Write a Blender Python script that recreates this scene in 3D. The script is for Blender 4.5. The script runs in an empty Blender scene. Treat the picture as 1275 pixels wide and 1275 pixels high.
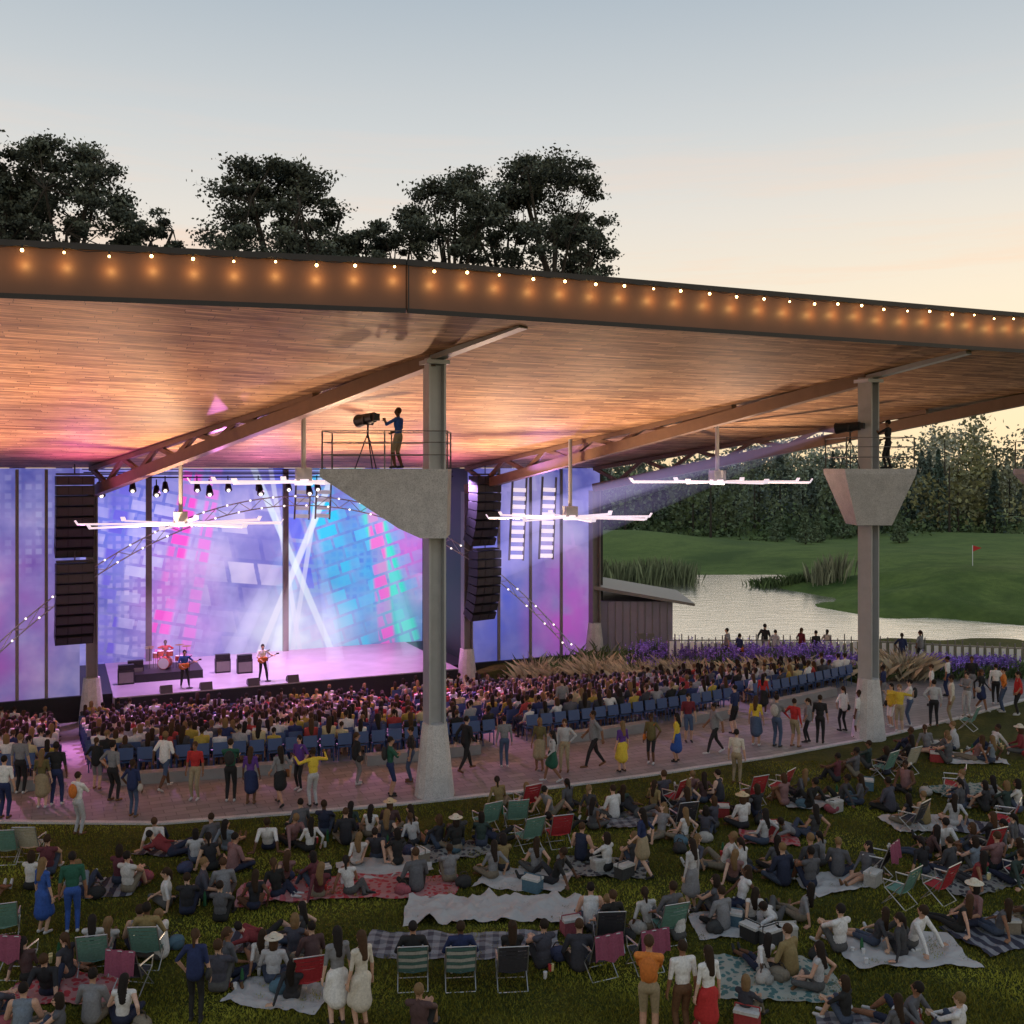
import bpy, math, random
import numpy as np
from mathutils import Vector
rng=np.random.default_rng(7); random.seed(7)
S=bpy.context.scene
CAMZ=9.45; F=1275.0
C1=np.array([-2.24,29.6]); U=np.array([.9135,.4067]); W=np.array([-.4067,.9135])
A24=math.atan2(.4067,.9135)
def uv(u,v,z=0.0):
    p=C1+u*U+v*W; return np.array([p[0],p[1],z])
def touv(x,y):
    dx=x-C1[0]; dy=y-C1[1]; return dx*U[0]+dy*U[1], dx*W[0]+dy*W[1]
def at(px,py,Y): return np.array([(px-637.5)/F*Y, Y, CAMZ-(py-583)/F*Y])
def gp(px,py,z=0.0):
    Y=(CAMZ-z)*F/(py-583); return np.array([(px-637.5)/F*Y, Y, z])
def lin(r,g,b):
    f=lambda c:(c/255/12.92) if c<=10 else ((c/255+.055)/1.055)**2.4
    return (f(r),f(g),f(b))
def sm(t): t=np.clip(t,0,1); return t*t*(3-2*t)
LAKE=np.array([(-20,67),(3,65),(55,65),(120,62),(120,68),(56,73.5),(38,76),(29,80),(26.5,86),(29,92),(27,98),(26,107),(9,107),(-20,104)],float)
def sdpoly(x,y,P):
    d=np.full(np.shape(x),1e9); s=np.ones(np.shape(x)); n=len(P)
    for i in range(n):
        a=P[i]; b=P[i-1]; e=b-a
        wx=x-a[0]; wy=y-a[1]; t=np.clip((wx*e[0]+wy*e[1])/(e@e),0,1)
        d=np.minimum(d,(wx-e[0]*t)**2+(wy-e[1]*t)**2)
        c1=y>=a[1]; c2=y<b[1]; c3=e[0]*wy>e[1]*wx
        s=np.where((c1&c2&c3)|(~c1&~c2&~c3),-s,s)
    return s*np.sqrt(d)
def H(x,y,under=0.0):
    x=np.asarray(x,float); y=np.asarray(y,float)
    u,v=touv(x,y); vp=v-np.minimum(.0085*(u-4)**2,6)
    base=-2.2*np.clip((vp-5)/13,0,1)
    e=u-(21.7-(v-7)*.85); s=sm(e/4)
    base=base*(1-s*(1-.5*sm((v-18)/4)))
    base=base-under*(np.clip((vp-3.6)/1.0,0,1)*(1-sm((e+1)/1)))
    hill=-1.5+.9*np.sin(x/19+1)*np.sin(y/27)+.5*np.sin(x/9+y/13)
    hill=hill+2.3*np.exp(-((x-40)/13)**2-((y-93)/10)**2)+1.8*np.exp(-((x-16)/12)**2-((y-150)/14)**2)
    k=sm((y-66)/16); base=base*(1-k)+hill*k
    sd=sdpoly(x,y,LAKE)+.8*np.sin(x/3.1)+.5*np.sin(y/2.3+x)
    return np.maximum(np.minimum(base,-2.2+.25*sd),-3.4)
def gz(x,y): return float(H(x,y))

# ---------------------------------------------------------------- node helpers
class NT:
    def __init__(s,name,world=False):
        if world: s.m=bpy.data.worlds.new(name)
        else: s.m=bpy.data.materials.new(name)
        s.m.use_nodes=True; s.t=s.m.node_tree; s.t.nodes.clear()
        s.out=s.t.nodes.new('ShaderNodeOutputWorld' if world else 'ShaderNodeOutputMaterial')
    def n(s,typ,**k):
        nd=s.t.nodes.new(typ)
        for a,b in k.items(): setattr(nd,a,b)
        return nd
    def put(s,sock,val):
        if isinstance(val,bpy.types.NodeSocket): s.t.links.new(val,sock)
        elif val is not None:
            if isinstance(val,(tuple,list)) and len(val)==3 and sock.type=='RGBA': val=(*val,1)
            sock.default_value=val
    def math(s,op,a,b=None,c=None,clamp=False):
        nd=s.n('ShaderNodeMath',operation=op); nd.use_clamp=clamp
        s.put(nd.inputs[0],a)
        if b is not None: s.put(nd.inputs[1],b)
        if c is not None: s.put(nd.inputs[2],c)
        return nd.outputs[0]
    def mix(s,f,a,b,bt='MIX'):
        nd=s.n('ShaderNodeMix',data_type='RGBA',blend_type=bt)
        s.put(nd.inputs[0],f); s.put(nd.inputs[6],a); s.put(nd.inputs[7],b); return nd.outputs[2]
    def ramp(s,f,stops):
        nd=s.n('ShaderNodeValToRGB'); s.put(nd.inputs[0],f); e=nd.color_ramp.elements
        while len(e)<len(stops): e.new(.5)
        for i,(p,c) in enumerate(stops):
            e[i].position=p; e[i].color=(*c,1) if len(c)==3 else c
        return nd.outputs[0]
    def coord(s,kind='Object',rot=(0,0,0),scale=(1,1,1)):
        tc=s.n('ShaderNodeTexCoord'); mp=s.n('ShaderNodeMapping')
        s.t.links.new(tc.outputs[kind],mp.inputs[0]); mp.inputs['Rotation'].default_value=rot; mp.inputs['Scale'].default_value=scale
        return mp.outputs[0]
    def noise(s,vec,scale,detail=4,rough=.6):
        nd=s.n('ShaderNodeTexNoise'); s.put(nd.inputs['Vector'],vec); nd.inputs['Scale'].default_value=scale
        nd.inputs['Detail'].default_value=detail; nd.inputs['Roughness'].default_value=rough; return nd.outputs[0]
    def bsdf(s,col,rough=.7,metal=0,bump=None,bs=.3,bd=.02,em=None,es=0,spec=None):
        p=s.n('ShaderNodeBsdfPrincipled'); s.put(p.inputs['Base Color'],col); s.put(p.inputs['Roughness'],rough)
        s.put(p.inputs['Metallic'],metal)
        if spec is not None: p.inputs['Specular IOR Level'].default_value=spec
        if bump is not None:
            b=s.n('ShaderNodeBump'); b.inputs['Strength'].default_value=bs; b.inputs['Distance'].default_value=bd
            s.put(b.inputs['Height'],bump); s.t.links.new(b.outputs[0],p.inputs['Normal'])
        if em is not None: s.put(p.inputs['Emission Color'],em); s.put(p.inputs['Emission Strength'],es)
        s.t.links.new(p.outputs[0],s.out.inputs['Surface']); return s.m
def simple(name,col,rough=.7,metal=0,var=.3,sc=6,bs=.2,em=None,es=0):
    k=NT(name); v=k.coord(); n=k.noise(v,sc,3)
    a=tuple(c*(1-var) for c in col); b=tuple(min(1,c*(1+var)) for c in col)
    return k.bsdf(k.mix(n,a,b),rough,metal,bump=n if bs>.12 else None,bs=bs,em=em,es=es)
def attr_mat(name,rough=.85,var=.35,sc=25,spec=.3,bump=True):
    k=NT(name); at_=k.n('ShaderNodeAttribute',attribute_name='Col')
    if not bump: return k.bsdf(at_.outputs['Color'],rough,spec=spec)
    v=k.coord(); n=k.noise(v,sc,2)
    f=k.math('MULTIPLY_ADD',n,var*2,1-var)
    c=k.mix(1.0,at_.outputs['Color'],f,'MULTIPLY')
    return k.bsdf(c,rough,bump=n,bs=.3,bd=.012,spec=spec)
def emis(name,col,st):
    k=NT(name); e=k.n('ShaderNodeEmission'); k.put(e.inputs[0],col); k.put(e.inputs[1],st)
    k.t.links.new(e.outputs[0],k.out.inputs['Surface']); return k.m

# ---------------------------------------------------------------- geometry collector
class Geo:
    def __init__(s): s.V=[];s.L=[];s.Z=[];s.C=[];s.M=[];s.n=0
    def add(s,V,Fc,mi=0,col=(.5,.5,.5)):
        V=np.asarray(V,float); Fc=np.asarray(Fc,int)
        if len(Fc)==0: return
        s.V.append(V); s.L.append((Fc+s.n).ravel()); s.Z.append(np.full(len(Fc),Fc.shape[1]))
        c=np.asarray(col,float)
        if c.ndim==1: c=np.tile(c,(len(Fc),1))
        s.C.append(c); s.M.append(np.full(len(Fc),mi) if np.isscalar(mi) else np.asarray(mi)); s.n+=len(V)
    def box(s,c,size,mi=0,col=(.5,.5,.5),yaw=0,R=None):
        h=np.array(size)/2
        P=np.array([(x,y,z) for x in(-1,1) for y in(-1,1) for z in(-1,1)])*h
        if R is None:
            cs,sn=math.cos(yaw),math.sin(yaw); R=np.array([[cs,-sn,0],[sn,cs,0],[0,0,1]])
        P=P@np.array(R).T+np.array(c)
        s.add(P,[(0,1,3,2),(4,6,7,5),(0,4,5,1),(2,3,7,6),(0,2,6,4),(1,5,7,3)],mi,col)
    def tube(s,p,q,r0,r1=None,seg=8,mi=0,col=(.5,.5,.5),cap=True,ph=0):
        p=np.array(p,float);q=np.array(q,float); r1=r0 if r1 is None else r1
        d=q-p; d/=np.linalg.norm(d)+1e-9; a=np.cross(d,[0,0,1] if abs(d[2])<.9 else [1,0,0]); a/=np.linalg.norm(a); b=np.cross(d,a)
        t=np.arange(seg)*2*math.pi/seg+ph; ring=np.outer(np.cos(t),a)+np.outer(np.sin(t),b)
        V=np.vstack([p+ring*r0,q+ring*r1]); i=np.arange(seg); j=(i+1)%seg
        s.add(V,np.stack([i,j,j+seg,i+seg],1),mi,col)
        if cap:
            s.add(V,[list(range(seg))[::-1]],mi,col); s.add(V,[list(range(seg,2*seg))],mi,col)
    def beam(s,p,q,w,h,mi=0,col=(.5,.5,.5)):
        p=np.array(p,float);q=np.array(q,float);d=q-p;L=np.linalg.norm(d);d/=L
        a=np.cross(d,[0,0,1] if abs(d[2])<.95 else [1,0,0]); a/=np.linalg.norm(a); b=np.cross(a,d)
        s.box((p+q)/2,(w,L,h),mi,col,R=np.stack([a,d,b],1))
    def path(s,pts,r,seg=6,mi=0,col=(.5,.5,.5)):
        for a,b in zip(pts[:-1],pts[1:]): s.tube(a,b,r,r,seg,mi,col)
    def sphere(s,c,r,mi=0,col=(.5,.5,.5),seg=10,rings=6):
        r=np.array(r)*np.ones(3); V=[];Q=[]
        for i in range(rings+1):
            th=math.pi*i/rings
            for j in range(seg):
                ph=2*math.pi*j/seg; V.append((math.sin(th)*math.cos(ph),math.sin(th)*math.sin(ph),math.cos(th)))
        for i in range(rings):
            for j in range(seg): Q.append((i*seg+j,(i+1)*seg+j,(i+1)*seg+(j+1)%seg,i*seg+(j+1)%seg))
        s.add(np.array(V)*r+np.array(c),Q,mi,col)
    def prism(s,prof,o,ax,up,th,mi=0,col=(.5,.5,.5)):
        o=np.array(o,float);ax=np.array(ax,float);up=np.array(up,float);th=np.array(th,float)
        P=np.array([o+a*ax+b*up for a,b in prof]); n=len(P); V=np.vstack([P-th/2,P+th/2])
        i=np.arange(n);j=(i+1)%n
        s.add(V,np.stack([i,j,j+n,i+n],1),mi,col); s.add(V,[list(range(n))[::-1]],mi,col); s.add(V,[list(range(n,2*n))],mi,col)
    def obj(s,name,mats,smooth=False,loc=(0,0,0),yaw=0,scale=1):
        V=np.vstack(s.V);L=np.concatenate(s.L);Z=np.concatenate(s.Z);C=np.vstack(s.C);MI=np.concatenate(s.M)
        me=bpy.data.meshes.new(name); me.vertices.add(len(V)); me.vertices.foreach_set('co',V.astype(np.float32).ravel())
        me.loops.add(len(L)); me.loops.foreach_set('vertex_index',L.astype(np.int32))
        me.polygons.add(len(Z)); st=np.concatenate([[0],np.cumsum(Z)[:-1]]).astype(np.int32)
        me.polygons.foreach_set('loop_start',st)
        for m in mats: me.materials.append(m)
        me.polygons.foreach_set('material_index',MI.astype(np.int32))
        me.polygons.foreach_set('use_smooth',np.full(len(Z),bool(smooth)))
        a=me.attributes.new('Col','FLOAT_COLOR','FACE'); a.data.foreach_set('color',np.hstack([C,np.ones((len(C),1))]).astype(np.float32).ravel())
        me.update(calc_edges=True); me.validate()
        o=bpy.data.objects.new(name,me); S.collection.objects.link(o); o.location=loc; o.rotation_euler=(0,0,yaw); o.scale=(scale,)*3
        return o

# ================================================================= MATERIALS
MP=attr_mat('people_cloth_skin'); MLEAF=attr_mat('leaf',.8,.4,3,.2,False)
M_steel=simple('painted_steel',(.20,.19,.18),.5,.3,.15,4,.05)
M_lsteel=simple('grey_steel',(.42,.43,.44),.45,.4,.15,3,.05)
M_brown=simple('brown_steel',(.20,.125,.08),.5,.1,.2,3,.1)
M_black=simple('black_metal',(.015,.015,.017),.45,.2,.3,8,.1)
M_bark=simple('bark',(.05,.04,.03),.9,0,.4,5,.6)
M_white=simple('white_paint',(.75,.75,.75),.5,0,.06,3,.05)
def concrete():
    k=NT('concrete'); v=k.coord(); n=k.noise(v,2.5,6,.7); n2=k.noise(v,38,2,.8)
    c=k.ramp(n,[(.3,(.46,.45,.45)),(.7,(.68,.66,.65))]); c=k.mix(k.math('MULTIPLY_ADD',n2,3.2,-1.45,clamp=True),c,(.24,.23,.23))
    return k.bsdf(c,.85,bump=n2,bs=.5,bd=.03)
M_conc=concrete()
def grass_ground():
    k=NT('grass_ground'); v=k.coord(); n=k.noise(v,.45,5,.7); n2=k.noise(v,7,4,.8); n3=k.noise(v,60,2,.7)
    c=k.ramp(n,[(.3,(.034,.044,.008)),(.5,(.080,.090,.013)),(.7,(.16,.138,.025))])
    c=k.mix(k.math('MULTIPLY_ADD',n2,2.2,-.7,clamp=True),c,(.030,.036,.010))
    sx=k.n('ShaderNodeSeparateXYZ'); k.put(sx.inputs[0],v)
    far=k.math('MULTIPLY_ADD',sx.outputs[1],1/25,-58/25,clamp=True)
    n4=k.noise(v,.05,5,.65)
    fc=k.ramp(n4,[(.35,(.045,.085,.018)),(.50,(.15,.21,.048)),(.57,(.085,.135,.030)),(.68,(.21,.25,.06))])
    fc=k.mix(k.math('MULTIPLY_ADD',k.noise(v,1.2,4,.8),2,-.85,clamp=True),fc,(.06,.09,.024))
    far_haze=k.math('MULTIPLY_ADD',sx.outputs[1],1/90,-105/90,clamp=True); fc=k.mix(k.math('MULTIPLY',far_haze,.7),fc,(.20,.26,.10))  # distance haze painted into the meadow colour
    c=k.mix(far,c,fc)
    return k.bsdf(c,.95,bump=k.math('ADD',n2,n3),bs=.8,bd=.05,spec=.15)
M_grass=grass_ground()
def pavers():
    k=NT('pavers'); v=k.coord(rot=(0,0,-A24)); b=k.n('ShaderNodeTexBrick'); k.put(b.inputs['Vector'],v)
    b.inputs['Scale'].default_value=1; b.inputs['Brick Width'].default_value=.6; b.inputs['Row Height'].default_value=.3; b.inputs['Mortar Size'].default_value=.012
    k.put(b.inputs['Color1'],(.32,.29,.29)); k.put(b.inputs['Color2'],(.20,.18,.185)); k.put(b.inputs['Mortar'],(.09,.085,.085))
    n=k.noise(v,.8,5); c=k.mix(k.math('MULTIPLY',n,.8),b.outputs[0],(.17,.155,.155))
    return k.bsdf(c,k.math('MULTIPLY_ADD',n,.35,.45),bump=b.outputs[1],bs=-.2,bd=.01,spec=.35)
M_pave=pavers()
def wood():
    k=NT('wood_ceiling'); v=k.coord(rot=(0,0,-A24)); sx=k.n('ShaderNodeSeparateXYZ'); k.put(sx.inputs[0],v)
    row=k.math('FLOOR',k.math('DIVIDE',sx.outputs[1],.16)); wn=k.n('ShaderNodeTexWhiteNoise',noise_dimensions='1D'); k.put(wn.inputs['W'],row)
    cb=k.n('ShaderNodeCombineXYZ'); k.put(cb.inputs[0],k.math('MULTIPLY_ADD',wn.outputs[0],37.0,sx.outputs[0])); k.put(cb.inputs[1],sx.outputs[1])
    b=k.n('ShaderNodeTexBrick'); k.put(b.inputs['Vector'],cb.outputs[0])
    b.inputs['Scale'].default_value=1; b.inputs['Brick Width'].default_value=2.2; b.inputs['Row Height'].default_value=.16; b.inputs['Mortar Size'].default_value=.009; b.offset=0
    k.put(b.inputs['Color1'],(.68,.45,.26)); k.put(b.inputs['Color2'],(.29,.155,.078)); k.put(b.inputs['Mortar'],(.09,.05,.025))
    mp=k.n('ShaderNodeMapping'); k.put(mp.inputs[0],v); mp.inputs['Scale'].default_value=(.8,6,6)
    n=k.noise(mp.outputs[0],1.0,5,.75); nb=k.noise(v,.25,3,.5)
    c=k.mix(.95,b.outputs[0],k.ramp(n,[(.35,(.32,.26,.22)),(.5,(.9,.88,.85)),(.7,(1.3,1.25,1.2))]),'MULTIPLY')
    c=k.mix(1.0,c,k.ramp(nb,[(.3,(.72,.70,.70)),(.7,(1.1,1.1,1.1))]),'MULTIPLY')
    return k.bsdf(c,.6,bump=n,bs=.15,spec=.3)
M_wood=wood()
def screen(name,kind):
    k=NT(name); tc=k.n('ShaderNodeTexCoord'); sx=k.n('ShaderNodeSeparateXYZ')
    mp=k.n('ShaderNodeMapping'); mp.inputs['Rotation'].default_value=(0,0,-A24)
    k.t.links.new(tc.outputs['Object'],mp.inputs[0]); k.t.links.new(mp.outputs[0],sx.inputs[0])
    X=sx.outputs[0]; Z=sx.outputs[2]
    X=k.math('SUBTRACT',X,float(C1@U))
    n=k.noise(mp.outputs[0],.30,4,.6); n2=k.noise(mp.outputs[0],.5,2,.6); n3=k.noise(mp.outputs[0],1.8,3,.7)
    c=k.ramp(n,[(.32,lin(86,92,182)),(.5,lin(142,140,214)),(.66,lin(194,178,234))])
    def bricks(bw,rh,mo,skew=0.0,smt=.6,off=.3,jit=.12,sk2=0.0):
        cb=k.n('ShaderNodeCombineXYZ'); k.put(cb.inputs[0],k.math('MULTIPLY_ADD',Z,skew,k.math('MULTIPLY_ADD',n3,jit,X))); k.put(cb.inputs[1],k.math('MULTIPLY_ADD',X,sk2,Z))
        b=k.n('ShaderNodeTexBrick'); k.put(b.inputs['Vector'],cb.outputs[0]); b.inputs['Scale'].default_value=1
        b.offset=off
        b.inputs['Brick Width'].default_value=bw; b.inputs['Row Height'].default_value=rh; b.inputs['Mortar Size'].default_value=mo; b.inputs['Mortar Smooth'].default_value=smt
        k.put(b.inputs['Color1'],(0,0,0)); k.put(b.inputs['Color2'],(1,1,1)); k.put(b.inputs['Mortar'],(0,0,0)); return b.outputs[0]
    pix=bricks(1.6,1.4,.14,.18,.4,.3,.12,.12); pixL=bricks(1.25,.72,.10,-.22,.3,.37,.08,.22); pixR=bricks(1.35,.80,.10,.28,.3,.37,.08,-.30); pix3=bricks(.42,.42,.12,0,.6,0,.0)
    def blob(x0,z0,rx,rz,col,amt,pm=None):
        nonlocal c
        d=k.math('SQRT',k.math('ADD',k.math('POWER',k.math('DIVIDE',k.math('SUBTRACT',X,x0),rx),2.0),k.math('POWER',k.math('DIVIDE',k.math('SUBTRACT',Z,z0),rz),2.0)))
        m=k.math('MULTIPLY',k.math('SUBTRACT',1.0,d,clamp=True),k.math('MULTIPLY_ADD',n2,2.2,-.3,clamp=True))
        if pm is not None: m=k.math('MULTIPLY',m,pm)
        c=k.mix(k.math('MULTIPLY',m,amt,clamp=True),c,col)
    def band(x0,slope,w,col,amt,px_=None):
        nonlocal c
        d=k.math('ABSOLUTE',k.math('SUBTRACT',X,k.math('MULTIPLY_ADD',Z,slope,x0)))
        m=k.math('SUBTRACT',1.0,k.math('DIVIDE',d,w),clamp=True); m=k.math('MULTIPLY',m,3.0,clamp=True)
        if px_ is not None: m=k.math('MULTIPLY',m,k.math('MULTIPLY_ADD',px_,1.3,.08,clamp=True))
        m=k.math('MULTIPLY',m,amt); c=k.mix(m,c,col)
    if kind=='back':
        c=k.mix(k.math('MULTIPLY',pix,k.math('MULTIPLY_ADD',n2,4,-1.7,clamp=True)),c,lin(80,92,186))
        blob(-6.5,6,4,4,lin(90,110,225),1.0); blob(-4,2.5,3.0,5,lin(215,120,222),.8); blob(6.6,3,3.6,5.5,lin(60,165,232),1.1); blob(9.3,5,2.2,5,lin(220,105,215),1.0); blob(8.6,.5,2.5,3.5,lin(70,200,210),.9); blob(1,5.5,3.5,3,lin(95,95,190),1.1)
        blob(-6,3,4.5,7,lin(225,205,250),.8,pix3); blob(6,4,5,6,lin(40,90,220),.8,pix3); blob(0,4,4,6,lin(230,215,250),1.2,pix)
        blob(-5.5,4,5,8,lin(200,190,245),1.4,pixL); blob(6,3,5,8,lin(80,190,240),1.7,pixR)
        band(-4.9,.20,.60,lin(245,75,205),.95,pixL); band(-3.3,.16,.4,lin(235,120,225),.8,pixL); band(6.0,-.24,.9,lin(20,195,240),1,pixR); band(9.2,-.30,.8,lin(50,225,205),.95,pixR)
        band(8.0,-.10,.55,lin(245,95,210),.9,pixR); band(-7.6,.1,.6,lin(80,70,215),.8,pixL); band(4.4,-.3,.5,lin(70,90,230),.8,pix)
        blob(2.6,-.4,4.2,3.8,lin(225,238,255),1.3); band(1.0,.42,.24,lin(240,240,255),.65); band(4.2,-.42,.24,lin(230,244,255),.65); band(2.6,.16,.16,lin(235,235,255),.5); band(2.7,-.16,.16,lin(235,235,255),.5)
        t=k.math('MULTIPLY_ADD',Z,.4,-2.9,clamp=True); c=k.mix(k.math('MULTIPLY',t,.5),c,lin(98,96,168))
    else:
        c=k.mix(k.math('MULTIPLY',pix,k.math('MULTIPLY_ADD',n2,2.6,-1.0,clamp=True)),c,lin(112,108,190))
        blob(-13,2,4,6,lin(190,85,200),1.0); blob(-11,7,3,4,lin(190,190,240),.7,pix3); blob(12,3,3,6,lin(90,110,235),1.2); blob(16,1,3,5,lin(210,100,225),1.3); blob(15,7,3,4,lin(205,200,245),1.0,pix)
    zf=k.math('MULTIPLY_ADD',Z,.05,.70,clamp=True)
    st=k.math('MULTIPLY',zf,1.15 if kind=='back' else .74)
    p=k.n('ShaderNodeBsdfPrincipled'); k.put(p.inputs['Base Color'],(.08,.07,.10)); p.inputs['Roughness'].default_value=.6
    k.put(p.inputs['Emission Color'],c); k.put(p.inputs['Emission Strength'],st); k.t.links.new(p.outputs[0],k.out.inputs['Surface'])
    return k.m
M_screen=screen('led_screen','back'); M_scrim=screen('lit_scrim','side')
M_stage=simple('stage_floor',(.36,.32,.38),.35,0,.3,.9,.02)
M_bulb=emis('warm_bulb',(1,.60,.22),16); M_wbulb=emis('white_bulb',(1,.85,.75),2.2)
M_blade_glow=simple('blade_glow',(.8,.78,.82),.4,0,.05,3,0,em=(1,.85,.97),es=.75)  # floodlit look of fan blades and front louvres put in as emission, not lamps
M_slat_glow=simple('louvre_slat_glow',(.6,.6,.65),.5,0,.1,3,0,em=(.9,.88,1),es=.22)  # back louvre slats emit weakly, standing in for light falling on them
def water():
    k=NT('lake_water'); v=k.coord(scale=(1,2.6,1)); n=k.noise(v,.6,6,.62)
    return k.bsdf((1.0,.93,.84),.17,.98,bump=n,bs=.42,bd=.13)
M_water=water()

# ================================================================= WORLD
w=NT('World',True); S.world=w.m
tc=w.n('ShaderNodeTexCoord'); sp=w.n('ShaderNodeSeparateXYZ'); w.t.links.new(tc.outputs['Generated'],sp.inputs[0])
zz=sp.outputs[2]
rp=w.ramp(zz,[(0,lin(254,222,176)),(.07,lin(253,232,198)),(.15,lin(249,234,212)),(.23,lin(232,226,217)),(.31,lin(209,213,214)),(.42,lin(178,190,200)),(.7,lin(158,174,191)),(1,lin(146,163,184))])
mp=w.n('ShaderNodeMapping'); mp.inputs['Scale'].default_value=(1.4,1.4,20); mp.inputs['Rotation'].default_value=(0,.03,0); w.t.links.new(tc.outputs['Generated'],mp.inputs[0])
cn=w.noise(mp.outputs[0],1.7,7,.62)
cm=w.math('MULTIPLY',w.math('MULTIPLY_ADD',cn,6,-2.9,clamp=True),w.math('MULTIPLY_ADD',w.math('ABSOLUTE',w.math('SUBTRACT',zz,.18)),-6,1,clamp=True))
rp=w.mix(w.math('MULTIPLY',cm,.5),rp,lin(255,214,186))
wr=w.math('MULTIPLY',w.math('MULTIPLY_ADD',sp.outputs[0],1.2,.1,clamp=True),w.math('MULTIPLY_ADD',zz,-3.0,1,clamp=True))
rp=w.mix(w.math('MULTIPLY',wr,.5),rp,lin(255,242,202))
sky=w.n('ShaderNodeTexSky',sky_type='NISHITA'); sky.sun_disc=False; sky.sun_elevation=math.radians(5); sky.sun_rotation=math.radians(28)
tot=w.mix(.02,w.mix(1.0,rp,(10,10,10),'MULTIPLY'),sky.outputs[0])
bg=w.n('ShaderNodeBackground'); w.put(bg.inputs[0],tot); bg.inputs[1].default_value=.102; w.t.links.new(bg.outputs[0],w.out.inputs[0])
sun=bpy.data.lights.new('sun','SUN'); sun.energy=.6; sun.angle=math.radians(3); sun.color=(1,.77,.52)
so=bpy.data.objects.new('sun',sun); S.collection.objects.link(so)
def aim(o,src,dst): o.location=src; o.rotation_euler=(Vector(dst)-Vector(src)).to_track_quat('-Z','Y').to_euler()
aim(so,(50,90,9),(0,0,0))

# ================================================================= GROUND
xs=np.concatenate([np.linspace(-1500,-75,16),np.arange(-70,141,1.0),np.linspace(150,1500,16)])
ys=np.concatenate([np.linspace(-200,0,8),np.arange(4,236,1.0),np.linspace(250,2500,18)])
X,Y=np.meshgrid(xs,ys); Z=H(X,Y,.5); Z=np.where(Y>240,-1.5,Z)
nx=len(xs);ny=len(ys); g=Geo(); I=np.arange(nx*ny).reshape(ny,nx)
g.add(np.stack([X.ravel(),Y.ravel(),Z.ravel()],1),np.stack([I[:-1,:-1].ravel(),I[:-1,1:].ravel(),I[1:,1:].ravel(),I[1:,:-1].ravel()],1))
g.obj('ground',[M_grass],True)
g=Geo(); g.add([(-60,60,-2.2),(130,60,-2.2),(130,112,-2.2),(-60,112,-2.2)],[(0,1,2,3)]); g.obj('lake',[M_water])
R0=3.9
fr=[gp(*p) for p in [(-250,1024),(0,1024),(200,1026),(430,1008),(520,1000),(640,987),(800,967),(960,943),(1100,917),(1200,893),(1275,872),(1500,835)]]
def rowpt(u,off,z=0): return uv(u,R0+min(.0085*(u-4)**2,6)+off,z)
bk=[rowpt(u,0) for u in np.linspace(-24,21.5,24)]+[gp(1075,850),gp(1050,826),gp(1500,820)]
P=np.array(fr+bk[::-1]); P[:,2]=.03
g=Geo(); n=len(P); g.add(P,[list(range(n))])
for a,b in zip(fr[:-1],fr[1:]): g.beam(np.array(a),np.array(b),.18,.10,1)
g.obj('plaza_paving',[M_pave,M_conc])
g=Geo(); RS=.86; NR=19
def rowz(off): return -2.2*min(max(off-.6,0)/13,1.0)
us=np.linspace(-34,22,50)
for i in range(NR+2):
    z=rowz(i*RS)
    for a,b in zip(us[:-1],us[1:]):
        m=(a+b)/2; vv=R0+.0085*(m-4)**2+i*RS
        if m-(21.7-(vv-7)*.85)>.8: continue
        p=[rowpt(a,i*RS,z+.035),rowpt(b,i*RS,z+.035),rowpt(b,i*RS+RS,z+.035),rowpt(a,i*RS+RS,z+.035)]
        q=[x-np.array([0,0,.5]) for x in p]
        g.add(p+q,[(0,1,2,3),(0,4,5,1),(3,2,6,7),(1,5,6,2),(0,3,7,4)])
g.obj('seating_terrace',[simple('terrace_concrete',(.2,.19,.19),.8,0,.2,2,.2)])
g=Geo()
for u0,u1 in ((-14,-10.5),(-8.3,-3),(-1,2.8),(5.2,9.5),(10.8,13.6),(15.4,19.5)):
    uu=np.linspace(u0,u1,6)
    for a,b in zip(uu[:-1],uu[1:]):
        p=rowpt(a,-.45,.18); q=rowpt(b,-.45,.18); g.beam(p,q,.38,.34,0)
g.obj('concrete_seat_wall',[simple('weathered_concrete',(.26,.25,.25),.8,0,.25,2,.3)])

# ================================================================= STAGE HOUSE / ROOF
g=Geo()
def ubox(u0,u1,v0,v1,z0,z1,mi): g.box(uv((u0+u1)/2,(v0+v1)/2,(z0+z1)/2),(u1-u0,v1-v0,z1-z0),mi,yaw=A24)
ubox(-7.6,9.2,22.0,31,-2.5,-1.0,0)
ubox(-7.55,9.15,21.97,22.0,-2.5,-1.05,1)
ubox(-34,-7.6,23.1,31,-2.5,-1.02,1); ubox(9.2,18.4,23.1,31,-2.6,-1.02,1)
ubox(-34,-9.0,23.3,23.5,-1.02,9.45,3); ubox(10.3,18.3,23.3,23.5,-1.02,9.45,3)
ubox(-9.2,-9.0,23.5,31,-1.02,9.45,1); ubox(10.3,10.5,23.5,31,-1.02,9.45,1)
ubox(-9.2,10.5,31,31.2,-1.02,9.45,2)
ubox(18.3,18.5,23.3,33,-2.6,9.45,1)
for u in (-5.4,2.0): ubox(u-.15,u+.15,30.7,30.97,-1,9.4,4)
for u in (-11.6,-10.4,-13.6,-16,12.0,13.9,15.8): ubox(u-.07,u+.07,23.15,23.28,-1,9.4,4)
g.obj('stage_house',[M_stage,M_black,M_screen,M_scrim,M_steel])
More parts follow.
